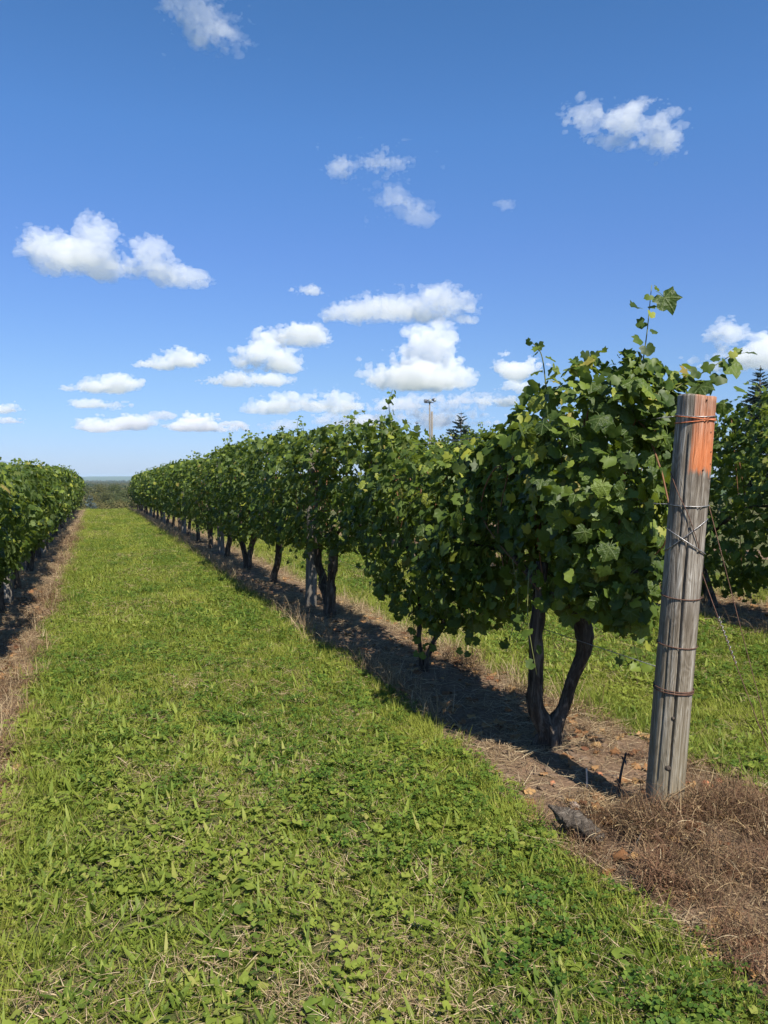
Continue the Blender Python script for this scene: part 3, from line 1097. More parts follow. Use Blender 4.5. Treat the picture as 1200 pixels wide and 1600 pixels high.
def frames(nrm, tip):
    """rotation matrices whose columns are leaf x, y (tip), z (normal)"""
    z = norm(nrm)
    y = tip - z * np.sum(tip * z, 1, keepdims=True)
    y = norm(y)
    x = np.cross(y, z)
    return np.stack([x, y, z], 2)


def leaves_mesh(name, kinds, P, R, S, rng, mat):
    pick = rng.integers(0, len(kinds), len(P))
    bag = Bag()
    for i, (V, T) in enumerate(kinds):
        m = pick == i
        if not m.any():
            continue
        W = np.einsum('nij,vj->nvi', R[m], V) * S[m][:, None, None] + P[m][:, None, :]
        nv = len(V)
        TT = T[None] + (np.arange(m.sum()) * nv)[:, None, None]
        bag.add(W.reshape(-1, 3), TT.reshape(-1, 3))
    return bag.mesh(name, mat)


def row_profile(xr):
    if xr == ROW_R:
        yk = [2.7, 3.0, 3.3, 3.8, 4.3, 4.7, 5.16, 5.7, 6.3, 7.4, 9.1, 11.6, 14.5, 18.6, 26, 50]
        tk = [1.95, 2.04, 2.12, 2.03, 1.80, 1.70, 1.64, 1.74, 1.97, 2.0, 2.10, 2.07, 2.12, 2.02, 2.06, 2.02]
        yb = [2.7, 3.2, 3.9, 4.5, 5.2, 5.8, 6.3, 6.8, 7.6, 9, 12, 16, 50]
        bk = [.85, .80, .74, .50, .33, .36, .56, .78, .70, .68, .60, .54, .5]
    elif xr == ROW_L:
        yk, tk = [2, 6, 10, 14, 20, 30, 50], [1.52, 1.55, 1.62, 1.70, 1.80, 1.90, 2.0]
        yb, bk = [2, 50], [.55, .5]
    else:
        yk, tk = [2, 50], [2.13, 2.05]
        yb, bk = [2, 50], [.20, .4]

    def top(y):
        return np.interp(y, yk, tk) + .17 * (fbm(y * 1.0, xr, 0, 61, 3) - .5) + .06 * (vnoise(y * 6, xr, 0, 65) - .5)

    def bot(y):
        return np.interp(y, yb, bk) + .34 * (fbm(y * 1.1, xr + 5, 0, 67, 3) - .5) + .12 * (vnoise(y * 5, xr, 0, 68) - .5)
    return top, bot


def canopy(rng, xr, y0, y1, n, size=(.024, .082), end=None, halfw=.39):
    """leaves over and through the hanging curtain of one vine: positions, frames, sizes and how far out each sits"""
    top, bot = row_profile(xr)
    m = n * 3
    y = rng.uniform(y0, y1, m)
    t = rng.random(m) ** .92
    zt, zb = top(y), bot(y)
    z = zb + (zt - zb) * t
    side = np.where(rng.random(m) < .5, -1.0, 1.0)
    prof = np.interp(t, [0, .12, .35, .75, .93, 1], [.42, .72, .95, 1.0, .80, .30])
    lump = fbm(y * 1.5 + side * 30, z * 1.9, side * 4, 81, 3)
    lump = np.clip((lump - .5) * 1.9 + .5, 0, 1)
    w = halfw * prof * (.34 + 1.02 * lump)
    if end is not None:                                     # the rounded end of the row
        e = np.clip((y - end) / .30, 0, 1)
        w = w * np.sqrt(np.clip(1 - (1 - e) ** 2, .01, 1))
    depth = rng.random(m) ** 2.0                            # 0 at the face, 1 in the middle
    x = side * w * (1 - depth * .95) + rng.normal(0, .025, m)
    keep = rng.random(m) < np.clip((fbm(y * 3.2 + side * 50, z * 3.2, 0, 91, 2) - .22) * 3.2, .12, 1)
    idx = np.nonzero(keep)[0][:n]
    x, y, z, t, side, depth, w = [q[idx] for q in (x, y, z, t, side, depth, w)]
    g = terrain(xr, y)
    P = np.stack([xr + x, y, z + g], 1)
    k = len(P)
    outw = np.stack([side * (1.0 - .4 * depth), np.zeros(k), np.zeros(k)], 1)
    up = np.interp(t, [0, .5, .85, 1], [.25, .5, .9, 1.7])
    outw[:, 2] += up
    if end is not None:
        e = np.clip((y - end) / .5, 0, 1)
        outw[:, 1] -= (1 - e) * 1.5
        outw[:, 0] *= .35 + .65 * e
    nrm = norm(norm(outw) + rng.normal(0, .55, (k, 3)))
    tip = np.stack([side * .35, np.zeros(k), -np.ones(k)], 1) + rng.normal(0, .55, (k, 3))
    R = frames(nrm, tip)
    S = (size[0] + (size[1] - size[0]) * rng.random(k) ** 1.1) * np.where(t > .93, .75, 1)
    return P, R, S


def shoot_leaves(rng, path, size0, size1, n):
    """leaves up a shoot, smaller towards its tip"""
    Q = spline(path, 40)
    P, Nn, Tt, S = [], [], [], []
    for i in range(n):
        f = (i + .6) / n
        q = Q[int(f * 39)]
        az = i * 2.6 + rng.uniform(-.6, .6)
        d = np.array([math.cos(az), math.sin(az), rng.uniform(.0, .6)])
        s = size0 + (size1 - size0) * f
        P.append(q + d * s * .8)
        Nn.append(np.array([d[0] * .6, d[1] * .6 - .7, .8]) + rng.normal(0, .5, 3))
        Tt.append(d + np.array([0, 0, -.8]))
        S.append(s * rng.uniform(.85, 1.15))
    return np.array(P), frames(np.array(Nn), np.array(Tt)), np.array(S)


CAMP = np.array([0, 0, CAMH])
FWD = np.array([math.sin(YAW), math.cos(YAW), 0])
RGT = np.array([math.cos(YAW), -math.sin(YAW), 0])
near_leaves = []                # leaf sets of the near vines, sorted out once all are known


def generic_trunk(rng, base, kind, hgt):
    """paths of a vine's trunk or trunks and their radii"""
    out = []
    nt_ = 2 if kind == 'double' else 1
    for k in range(nt_):
        dirx = rng.uniform(-.10, .10)
        diry = rng.uniform(-.25, .25) if nt_ == 1 else (-1) ** k * rng.uniform(.10, .24)
        bend = rng.uniform(-.14, .14)
        r0 = rng.uniform(.038, .052) if kind != 'young' else .016
        pts = [(0, 0, -.06), (dirx * .2, diry * .25 + bend * .3, hgt * .22), (dirx * .6, diry * .6 + bend, hgt * .5), (dirx, diry + bend * .6, hgt * .78), (dirx * 1.1, diry * 1.1, hgt + .25)]
        out.append((np.array(pts) + base, np.array([r0 * 1.45, r0, r0 * .92, r0 * .9, r0 * .7])))
    return out


def build_vine(xr, yv, y0, y1, n, label, group, level, seed, kind='single', end=None, trunks=None, shoots=(), extra=None, dx=0.0):
    rng = np.random.default_rng(seed)
    g = tz(xr, yv)
    root = empty("grapevine", (xr + dx, yv, g))
    tag(root, label, "grapevine", group)
    o = np.array([xr + dx, yv, g])
    # trunk
    tr = trunks if trunks is not None else generic_trunk(rng, np.zeros(3), kind, .72)
    for j, (pts, rad) in enumerate(tr):
        nn = 34 if level == 0 else 14
        Q = spline(pts, nn)
        rr = np.interp(np.linspace(0, 1, nn), np.linspace(0, 1, len(rad)), rad)
        if level == 0:
            wob = np.stack([fbm(np.linspace(0, 5, nn), j + 3, 0, seed + 4, 2) - .5, fbm(np.linspace(0, 5, nn), j + 13, 0, seed + 5, 2) - .5, np.zeros(nn)], 1)
            Q = Q + wob * .055
            rr = rr * (.70 + .5 * fbm(np.linspace(0, 7, nn), j + 23, 0, seed + 6, 2))
        V, T = tube(Q, rr, 18 if level == 0 else 9, .22, 5 if level == 0 else 3, seed + j, twist=.05)
        tk = obj("trunk", mesh_np("trunk", V, T, M['bark']), root)
        if level == 0:
            bb, r3 = Bag(), random.Random(seed + j)
            for q in range(90):
                i = r3.randint(2, nn - 7)
                a_ = r3.uniform(0, 6.28)
                dr = np.array([math.cos(a_), math.sin(a_), 0])
                L_ = r3.randint(2, 5)
                wd = np.array([-math.sin(a_), math.cos(a_), 0]) * r3.uniform(.003, .007)
                lift = r3.uniform(.0, .016)
                st = [Q[i + k_] + dr * (rr[i + k_] * (1.02 if k_ else 1.0) + lift * (k_ / L_) ** 2 + .002) for k_ in range(L_ + 1)]
                Vb = [p_ + wd * e_ * (1 - .6 * k_ / L_) for k_, p_ in enumerate(st) for e_ in (-1, 1)]
                Tb = [t_ for k_ in range(L_) for t_ in ((2 * k_, 2 * k_ + 1, 2 * k_ + 3), (2 * k_, 2 * k_ + 3, 2 * k_ + 2))]
                bb.add(Vb, Tb)
            obj("bark_strips", bb.mesh("bark_strips", M['bark']), tk)["kind"] = 'stuff'
    # the arms along the wire and a few canes hanging in the curtain
    top, bot = row_profile(xr)
    if level < 2:
        for s in (-1, 1):
            yy = y0 if s < 0 else y1
            pth = spline([(0, 0, .80), (0, (yy - yv) * .4, 1.0 + rng.uniform(-.06, .06)), (rng.uniform(-.03, .03), (yy - yv) * .95, 1.05)], 14)
            V, T = tube(pth, np.linspace(.022, .010, 14), 7, .15)
            obj("arm", mesh_np("arm", V, T, M['bark']), root)
        for c in range(9 if level == 0 else 4):
            yc = rng.uniform(y0, y1) - yv
            sx = rng.choice([-1, 1])
            zt = float(top(yc + yv))
            pth = spline([(0, yc, 1.1), (sx * .10, yc + rng.uniform(-.2, .2), zt - rng.uniform(.1, .35)), (sx * .12, yc + rng.uniform(-.3, .3), 1.25), (sx * .08, yc + rng.uniform(-.4, .4), float(bot(yc + yv)) + .15)], 16)
            V, T = tube(pth, np.linspace(.006, .003, 16), 5)
            obj("cane", mesh_np("cane", V, T, M['cane']), root)
    P, R, S = canopy(rng, xr, y0, y1, n, end=end) if level < 2 else canopy(rng, xr, y0, y1, n, (.07, .11), end)
    sets = [(P, R, S)]
    # shoots poking out of the top
    paths = [np.asarray(s, float) for s in shoots]
    if not shoots or level > 0:
        for c in range(3 if level < 2 else 2):
            ys = rng.uniform(y0 + .1, y1 - .1)
            xs = xr + rng.uniform(-.22, .22)
            zt = float(top(ys)) + g
            hh = rng.uniform(.05, .14) if rng.random() < .88 else rng.uniform(.16, .26)
            paths.append(np.array([(xs, ys, zt - .2), (xs + rng.uniform(-.05, .05), ys + rng.uniform(-.06, .06), zt + hh * .5), (xs + rng.uniform(-.12, .12), ys + rng.uniform(-.15, .15), zt + hh)]))
    for pth in paths:
        if level < 2:
            Q = spline(pth, 12) - o
            V, T = tube(Q, np.linspace(.004, .0018, 12), 5)
            obj("shoot", mesh_np("shoot", V, T, M['green_shoot']), root)
        sets.append(shoot_leaves(rng, pth, .054, .028, max(5, int(np.linalg.norm(pth[-1] - pth[0]) / .034))))
    # shoots trailing below the curtain
    for c in range(5 if level < 2 else 2):
        ys = rng.uniform(y0 + .1, y1 - .1)
        xs = xr + rng.uniform(-.34, .30)
        zb = float(bot(ys)) + g
        dn = rng.uniform(.10, .30)
        pth = np.array([(xs, ys, zb + .25), (xs + rng.uniform(-.06, .06), ys, zb), (xs + rng.uniform(-.12, .12), ys + rng.uniform(-.1, .1), max(zb - dn, g + .12))])
        if level < 2:
            V, T = tube(spline(pth, 10) - o, np.linspace(.0035, .0016, 10), 5)
            obj("shoot", mesh_np("shoot", V, T, M['green_shoot']), root)
        sets.append(shoot_leaves(rng, pth, .065, .04, 7))
    if extra is not None:
        sets.append(extra(rng))
    P, R, S = [np.concatenate(q) for q in zip(*sets)]
    near_leaves.append(dict(root=root, o=o, P=P, R=R, S=S, level=level, rng=rng))
    return root


def settle_leaves(limit=300, cell=8.0):
    """the leaves that show largest become objects of their own, the rest of each vine one mesh"""
    hero_ids = [np.zeros(len(v['P']), bool) for v in near_leaves]
    best = {}
    for vi, v in enumerate(near_leaves):
        if v['level'] > 1:
            continue
        q = v['P'] - CAMP
        f, x = q @ FWD, q @ RGT
        px, py = 600 + 1240 * x / f, 748 - 1240 * q[:, 2] / f
        size = v['S'] * 1.6 * 1240 / f
        ok = (f > .5) & (px > -60) & (px < 1260) & (size > 8)
        for i in np.nonzero(ok)[0]:
            key = (int(px[i] // cell), int(py[i] // cell))
            if key not in best or best[key][0] > f[i]:
                best[key] = (f[i], vi, i, size[i])
    per = {}
    for (f, vi, i, s) in best.values():
        per.setdefault(vi, []).append((s, i))
    for vi, lst in per.items():
        lst.sort(reverse=True)
        for s, i in lst[:limit]:
            hero_ids[vi][i] = True
    from mathutils import Matrix
    for vi, v in enumerate(near_leaves):
        h = hero_ids[vi]
        P, R, S, root = v['P'] - v['o'], v['R'], v['S'], v['root']
        for i in np.nonzero(h)[0]:
            o = bpy.data.objects.new("leaf", HERO_ME[int(v['rng'].integers(0, len(HERO_ME)))])
            COL.objects.link(o)
            o.parent = root
            mm = Matrix([[*(R[i][r] * S[i]), P[i][r]] for r in range(3)] + [[0, 0, 0, 1]])
            o.matrix_basis = mm
        kinds = MIDL if v['level'] < 2 else LOWL
        fo = obj("foliage", leaves_mesh("foliage", kinds, P[~h], R[~h], S[~h], v['rng'], M['grape']), root)
        fo["kind"] = 'stuff'


# ------------------------------------------------------------------ right-hand row
ORD = ["nearest", "second", "third", "fourth", "fifth", "sixth", "seventh", "eighth", "ninth", "tenth", "eleventh", "twelfth"]
GR = "grapevines of the row that starts at the orange painted post"
GL = "grapevines of the row at the left edge"
GB = "grapevines of the row behind the orange painted post"

# the forked trunk of the first vine (two stems from one stump), in metres from its foot; RGT is the direction across the view


def across(u, z, d=0.0):
    return np.array([*(RGT[:2] * u + FWD[:2] * d), z])


v1 = [
    (np.array([across(.0, -.08), across(.005, .05), across(-.028, .16), across(-.058, .33), across(-.065, .50), across(-.055, .70), across(-.02, 1.02)]), np.array([.085, .068, .046, .040, .038, .040, .034])),
    (np.array([across(.012, -.08), across(.025, .06), across(.075, .17), across(.135, .28), across(.165, .42), across(.205, .55), across(.205, .66), across(.15, .82), across(.10, 1.02)]), np.array([.080, .060, .042, .037, .036, .043, .047, .038, .03])),
]
vine1_shoots = [
    [(2.42, 3.12, 1.95), (2.44, 3.10, 2.16), (2.45, 3.08, 2.40)],
    [(2.55, 3.10, 1.90), (2.74, 3.02, 2.02), (2.90, 2.98, 2.12)],
    [(2.15, 3.50, 1.95), (2.12, 3.50, 2.12), (2.05, 3.48, 2.18)],
    [(2.50, 3.05, 1.05), (2.62, 3.0, 1.12), (2.72, 2.98, 1.25)],
]


def vine1_extra(rng):
    """the big pale leaf on the tall shoot, leaves over the post and the thin yellowish ones low beside it"""
    pos = [(2.50, 3.05, 2.34), (2.38, 3.10, 2.30), (2.84, 3.0, 2.04), (2.90, 3.0, 1.92), (2.78, 3.0, 1.98), (2.93, 2.98, 2.10)]
    nrm = [(-.5, -.7, .3), (.2, -.6, .8), (-.2, -.8, .5), (.0, -.5, .9), (-.4, -.7, .4), (-.1, -.2, 1)]
    tip = [(.5, -.2, -.9), (-.8, .1, -.3), (.3, -.2, -1), (.7, 0, -.6), (-.2, -.2, -1), (.6, 0, -.2)]
    S = [.085, .05, .085, .055, .06, .055]
    for k in range(150):                                    # the crown of leaves behind and over the post's head
        q = norm(rng.normal(0, 1, 3)) * rng.random() ** .4 * (.34, .24, .22) + (2.56, 3.16, 1.86)
        pos.append(tuple(q))
        nrm.append(rng.normal(0, .5, 3) + (.2, -.7, .6))
        tip.append(rng.normal(0, .6, 3) + (.1, -.1, -.9))
        S.append(rng.uniform(.03, .075))
    for k in range(110):                                    # and down the side next to it
        pos.append((rng.uniform(2.38, 2.66), rng.uniform(3.06, 3.30), rng.uniform(.85, 1.75)))
        nrm.append(rng.normal(0, .5, 3) + (.2, -.8, .5))
        tip.append(rng.normal(0, .5, 3) + (0, 0, -1))
        S.append(rng.uniform(.03, .07))
    for k in range(16):
        pos.append((rng.uniform(2.45, 2.72), rng.uniform(3.15, 3.45), rng.uniform(.48, .82)))
        nrm.append(rng.normal(0, 1, 3) + (0, -.6, .4))
        tip.append(rng.normal(0, .5, 3) + (0, 0, -1))
        S.append(rng.uniform(.03, .05))
    return np.array(pos), frames(np.array(nrm, float), np.array(tip, float)), np.array(S)


right_y = [3.76, 5.62, 8.15, 10.95, 13.1] + [15.3 + 2.2 * i for i in range(16)]
bounds = [2.98] + [(right_y[i] + right_y[i + 1]) / 2 for i in range(len(right_y) - 1)] + [ROW_END]
right_labels = [
    "grapevine beside the orange painted post with two dark trunks forking from one stump",
    "grapevine second from the orange painted post, thin young stems under a low drooping canopy",
    "grapevine third from the orange painted post with two leafy upright trunks before the line post",
    "grapevine fourth from the orange painted post with one trunk bowed just past the line post",
    "grapevine fifth from the orange painted post with two bent trunks crossing at the foot",
]
for i, yv in enumerate(right_y):
    level = 0 if i < 3 else (1 if i < 8 else 2)
    lab = right_labels[i] if i < 5 else ("grapevine %s from the orange painted post along its row" % ORD[i] if i < 9 else "grapevine in the crowded far part of the row that starts at the orange painted post")
    kind = {1: 'young', 2: 'double', 4: 'double'}.get(i, 'single' if i % 3 else 'double')
    kw = {}
    if i == 0:
        kw = dict(end=2.98, dx=-.05, trunks=v1, shoots=vine1_shoots, extra=vine1_extra)
    if i == 1:
        kw = dict(trunks=[(np.array([(0, 0, -.05), (.0, .02, .2), (-.03, .03, .5), (0, 0, 1.0)]), np.array([.020, .016, .014, .012])),
                          (np.array([(.02, -.03, -.05), (.06, -.06, .2), (.13, -.10, .42), (.05, -.15, 1.0)]), np.array([.022, .018, .016, .012]))])
    if i == 3:
        kw = dict(trunks=[(np.array([(-.02, .12, -.06), (0, .10, .12), (.03, -.02, .36), (.03, -.10, .62), (0, -.06, 1.0)]), np.array([.06, .046, .046, .05, .04]))])
    n = [3400, 3100, 3000, 2600, 2300, 2100, 1900, 1800][i] if i < 8 else 800
    build_vine(ROW_R, yv, bounds[i], bounds[i + 1], n, lab, GR, level, 500 + i, kind, **kw)

# ------------------------------------------------------------------ left-hand row and the row behind
left_y = [5.2 + 2.2 * i for i in range(20)]
for i, yv in enumerate(left_y):
    level = 1 if i < 6 else 2
    lab = "grapevine %s to the camera in the row at the left edge" % ORD[i] if i < 8 else "grapevine in the far part of the row at the left edge"
    lab = lab.replace("second to the camera", "second nearest to the camera") if i == 1 else lab
    if 2 <= i < 8:
        lab = "grapevine %s nearest to the camera in the row at the left edge" % ORD[i]
    build_vine(ROW_L, yv, yv - 1.1, yv + 1.1, 2300 if i < 6 else 800, lab, GL, level, 600 + i, 'single' if i % 2 else 'double')
back_y = [4.3 + 2.2 * i for i in range(6)]
for i, yv in enumerate(back_y):
    lab = "grapevine %s to the camera in the row behind the orange painted post" % (ORD[i] if i == 0 else ORD[i] + " nearest")
    build_vine(ROW_B, yv, yv - 1.1, yv + 1.1, 3400 if i < 3 else 2000, lab, GB, 1, 700 + i, 'single' if i % 2 else 'double')
settle_leaves()


# ------------------------------------------------------------------ posts
def post_mesh(name, R, H, mat, seg=40, rings=50, crack=True, taper=.96, seed=0, below=.35):
    V, T = [], []
    zs = np.concatenate([np.linspace(-below, H - .006, rings), [H - .001, H]])
    a = np.arange(seg) / seg * 2 * math.pi
    for z in zs:
        f = np.clip(z / H, 0, 1)
        r = R * (1 + (taper - 1) * f) * (1 + .05 * (fbm(np.cos(a) * 1.2 + 5, np.sin(a) * 1.2 + 5, z * 2.2, seed, 3) - .5))
        r = r * (1 + .012 * (vnoise(a * 9, z * .5, 0, seed + 2) - .5))
        if crack:
            ca = -2.16 + .08 * (vnoise(z * 3, 0, 0, seed + 7) - .5)
            da = np.abs((a - ca + math.pi) % (2 * math.pi) - math.pi)
            dep = np.interp(z, [.1, .35, 1.15, 1.38], [.5, 1, 1, 0])
            r = r - R * .22 * dep * np.clip(1 - da / .09, 0, 1)
            for (cb, z0, z1) in ((-1.75, 1.3, 1.9), (-1.55, .9, 1.86), (-2.6, 1.2, 1.7), (-1.3, .05, .6), (-2.75, .2, .9)):
                db = np.abs((a - cb - .05 * (vnoise(z * 4, cb, 0, seed + 9) - .5) + math.pi) % (2 * math.pi) - math.pi)
                r = r - R * .09 * (z0 < z < z1) * np.clip(1 - db / .07, 0, 1)
        if z > H - .003:
            r = r * (.975 if z < H else .94)
        V.append(np.stack([r * np.cos(a), r * np.sin(a), np.full(seg, z + (.004 * np.sin(a * 2 + 1) if z >= H - .002 else 0))], 1))
    n = len(zs)
    for i in range(n - 1):
        for k in range(seg):
            p, q = i * seg + k, i * seg + (k + 1) % seg
            T += [(p, q, q + seg), (p, q + seg, p + seg)]
    V = np.concatenate(V)
    c = len(V)
    V = np.concatenate([V, [[0, 0, H]]])
    T += [(c, (n - 1) * seg + k, (n - 1) * seg + (k + 1) % seg) for k in range(seg)]
    return mesh_np(name, V, T, mat)


PX, PY = 2.325, 2.80
POST_LEAN = (math.radians(3.9), math.radians(1.2))           # leans back from the pull of the wires
pb = tz(PX, PY) - .05
post = empty("end_post", (PX, PY, pb), (POST_LEAN[0], POST_LEAN[1], 0))
tag(post, "thick weathered grey wooden post with orange paint on its upper right side", "post")
PR, PH = .080, 1.85
obj("shaft", post_mesh("shaft", PR, PH, M['post'], 144, 110, seed=3), post)


def band(z, tilt, az, r, mat, turns=1.0, pitch=.0, a0=0.0, wr=.0021, name="wire_band", sag=0.0):
    t = np.linspace(0, 1, int(48 * turns) + 1)
    a = a0 + t * turns * 2 * math.pi
    zz = z + pitch * t * turns + tilt * np.cos(a - az) + sag * np.sin(a * 3)
    path = np.stack([r * np.cos(a), r * np.sin(a), zz], 1)
    V, T = tube(path, wr, 6)
    return obj(name, mesh_np(name, V, T, mat), post)


band(1.745, .012, -.4, PR * .985 + .001, M['orange_wire'], 1.0, 0, 0)
band(1.757, .007, 2.2, PR * .985 + .003, M['orange_wire'], 1.0, 0, 1.0)
band(1.771, .010, .9, PR * .985 + .002, M['wire'], 1.0, 0, 2.0)
band(1.395, .004, .3, PR * .985 + .002, M['wire'], 1.0, 0, 0, .0023)
band(1.265, .075, -.75, PR * .99 + .002, M['wire'], 1.0, 0, 0, .0025)
band(1.24, .050, 2.6, PR * .99 + .004, M['wire'], 1.0, 0, 0, .0026)
band(1.005, .004, 1.2, PR * .995 + .002, M['rust'], 1.0, 0, 0, .0024)
band(.795, .003, 2.2, PR + .002, M['rust'], 1.0, 0, 0, .0025)
band(.600, .004, .5, PR + .002, M['rust'], 1.0, 0, 0, .0025)
band(.607, .003, 1.9, PR + .003, M['rust'], 1.0, 0, 0, .0024)
band(.593, .003, 3.3, PR + .003, M['rust'], 1.0, 0, 0, .0024)
# knots low on the shaft, nail holes in the paint
view_az = math.atan2(-PY, -PX)
for (da, z, s) in ((.02, .27, .013), (.08, .49, .008)):
    V, T = tube(np.array([(0, 0, -.004), (0, 0, .0), (0, 0, .0035)]), [s, s, s * .6], 10)
    a = view_az + da
    k = obj("knot", mesh_np("knot", V, T, M['deadwood']), post)
    k.location = (math.cos(a) * PR * .985, math.sin(a) * PR * .985, z)
    k.rotation_euler = (0, math.pi / 2, a)
for (da, z) in ((1.12, 1.62), (1.18, 1.57), (.62, 1.545), (1.2, 1.51), (.5, 1.83), (.95, 1.70)):
    V, T = tube(np.array([(0, 0, -.01), (0, 0, .0012)]), [.0032, .0038], 7)
    a = view_az + da
    k = obj("nail", mesh_np("nail", V, T, M['rust']), post)
    k.location = (math.cos(a) * PR * .975, math.sin(a) * PR * .975, z)
    k.rotation_euler = (0, math.pi / 2, a)


def on_post(z, az, r=PR):
    """a point on the leaning post's surface, in the world"""
    from mathutils import Euler, Vector
    v = Euler(post.rotation_euler).to_matrix() @ Vector((math.cos(az) * r, math.sin(az) * r, z))
    return np.array(v) + np.array([PX, PY, pb])


def wire(name, pts, r, mat, label, cat, group=None, n=24, seg=5):
    V, T = tube(spline(pts, n), r, seg)
    o = obj(name, mesh_np(name, V, T, mat))
    tag(o, label, cat, group)
    return o


# two stays from the post to an anchor in the ground
anch = np.array([2.47, 2.10])
ra = view_az + 1.45
g0 = tz(*anch) - .05
w1s, w1m = on_post(1.53, view_az - 1.35, PR + .003), on_post(1.35, view_az + .05, PR + .005)
w1e = on_post(1.10, view_az + 1.25, PR + .005)
wire("guy_wire", [w1s, on_post(1.45, view_az - .6, PR + .004), w1m, on_post(1.22, view_az + .7, PR + .004), w1e, (w1e * .55 + np.array([*anch, g0]) * .45), (*anch, g0)], .0019, M['rust'],
      "twisted rusty stay wire slanting across the face of the orange painted post", "wire", "stay wires of the end post", 60)
wire("guy_wire", [on_post(1.395, view_az + 1.3, PR + .004), (*(anch + (.03, .10)), g0)], .0017, M['rust'],
     "outer thin stay wire running straight from the orange painted post's right side", "wire", "stay wires of the end post", 8)
# splice on the first stay
sp = w1e * .86 + np.array([*anch, g0]) * .14
sq = w1e * .70 + np.array([*anch, g0]) * .30
t = np.linspace(0, 1, 60)
axs = norm(sq - sp)
e1 = norm(np.cross(axs, [0, 1, 0]))
e2 = np.cross(axs, e1)
path = sp + np.outer(t, sq - sp) + np.outer(np.cos(t * 60), e1) * .0045 + np.outer(np.sin(t * 60), e2) * .0045
V, T = tube(path, .0016, 5)
o = obj("wire_splice", mesh_np("wire_splice", V, T, M['wire']))
tag(o, "bright wire splice wound round the slanting stay beside the orange painted post", "wire splice")

# trellis wires of the three rows
for (xr, zs, nm) in ((ROW_R, (.62, 1.37, 1.76), "orange painted post's row"), (ROW_L, (1.0, 1.7), "row at the left edge"), (ROW_B, (1.0, 1.7), "row behind the orange painted post")):
    for z in zs:
        ye = PY + .05 if xr == ROW_R else 3.2
        lev = {.62: "lowest", 1.37: "middle", 1.76: "top", 1.0: "lower", 1.7: "upper"}[z]
        pts = [(xr + (.05 if xr == ROW_R else 0), ye + (y - ye), tz(xr, max(y, 3.4)) + z) for y in (ye, 9, 16, 23, 30, 37, 44, 49)]
        wire("trellis_wire", pts, .0021, M['wire'], "%s trellis wire strung along the %s" % (lev, nm), "wire", "trellis wires", 60)


def line_post(xr, y, label, group, R=.068, H=1.85, dx=0, dy=0):
    o = obj("line_post", post_mesh("line_post", R, H, M['post2'], 20, 16, False, seed=int(y)))
    o.location = (xr + dx, y, tz(xr, y))
    o.rotation_euler = (rnd.uniform(-.03, .03), rnd.uniform(-.03, .03), rnd.uniform(0, 6))
    tag(o, label, "post", group)


for i, y in enumerate((9.0, 16.0, 23.0, 30.0, 37.0, 44.0)):
    line_post(ROW_R, y, "grey wooden line post %s" % ("between leafy trunks, first along the row after the orange painted post" if i == 0 else "second along the row after the orange painted post" if i == 1 else "deep in the foliage far along the orange painted post's row"), "line posts of the row that starts at the orange painted post")
for i, y in enumerate((10.5, 17.5, 24.5, 31.5, 38.5, 45.5)):
    line_post(ROW_L, y, "grey wooden line post %s" % ("nearest to the camera in the row at the left edge" if i == 0 else "second nearest to the camera in the row at the left edge" if i == 1 else "in the far part of the row at the left edge"), "line posts of the row at the left edge", H=1.5)

# ------------------------------------------------------------------ small things on the bare soil round the post
def ground_at(x, y, dz=0.0):
    return np.array([x, y, tz(x, y) + dz])


b_ = ground_at(2.28, 3.06)
V, T = tube(spline([b_ + (0, 0, -.03), b_ + across(.008, .07), b_ + across(.022, .15), b_ + across(.038, .215)], 16), np.linspace(.008, .004, 16), 8, .2)
st = empty("dark_stick", tuple(b_))
tag(st, "thin dark stick standing in the soil left of the post with a withered knob", "stick")
obj("stem", mesh_np("stem", V - b_, T, M['stickdark']), st)
bm_ = Bag()
rr = random.Random(5)
for i in range(14):
    blade(bm_, rr, tuple(across(.03 + rr.uniform(-.006, .006), .19 + rr.uniform(-.015, .02))), rr.uniform(.015, .035), .009, rr.uniform(0, 6.28), rr.uniform(.2, 2.2), 1.2, 3, 0, .3, 'broad')
obj("withered_leaf", bm_.mesh("withered_leaf", M['stickdark']), st)["kind"] = "stuff"
b_ = ground_at(2.21, 3.20)
V, T = tube(spline([b_ + (0, 0, -.03), b_ + across(-.002, .05), b_ + across(-.004, .10)], 8), np.linspace(.005, .0035, 8), 7, .15)
o = obj("stake", mesh_np("stake", V, T, M['stickpale']))
tag(o, "short bleached stake stuck in the bare soil in front of the forked trunk", "stake")
# a lump of dead vine wood
b_ = ground_at(1.84, 2.72)
ax1 = norm(np.array([.45, -.75, -.10]))
pth = [b_ - ax1 * .12 + (-.02, .0, .115), b_ - ax1 * .05 + (0, 0, .085), b_ + ax1 * .03 + (0, 0, .07), b_ + ax1 * .095 + (.01, 0, .045)]
V, T = tube(spline(pth, 22), [.005, .008, .012, .018, .024, .030, .034, .037, .039, .041, .042, .042, .041, .040, .039, .037, .035, .033, .031, .028, .024, .016], 18, .45, 5, 9)
o = obj("dead_wood", mesh_np("dead_wood", V, T, M['deadwood']))
tag(o, "short lump of dead grey wood lying at the edge of the brown weeds", "wood")
b_ = ground_at(1.94, 2.50)
V, T = tube(spline([b_ + across(-.02, .01), b_ + across(.0, .04), b_ + across(.03, .10)], 10), np.linspace(.0045, .002, 10), 7, .25)
o = obj("twig", mesh_np("twig", V, T, M['deadwood']))
tag(o, "grey twig leaning out of the dead weeds below the wood lump", "twig")
b_ = ground_at(2.22, 2.74)
V, T = tube(spline([b_ + across(.0, .02), b_ + across(.08, .09), b_ + across(.17, .15)], 10), np.linspace(.004, .002, 10), 6, .2)
o = obj("twig", mesh_np("twig", V, T, M['straw']))
tag(o, "thin tan twig slanting up between the wood lump and the post", "twig")
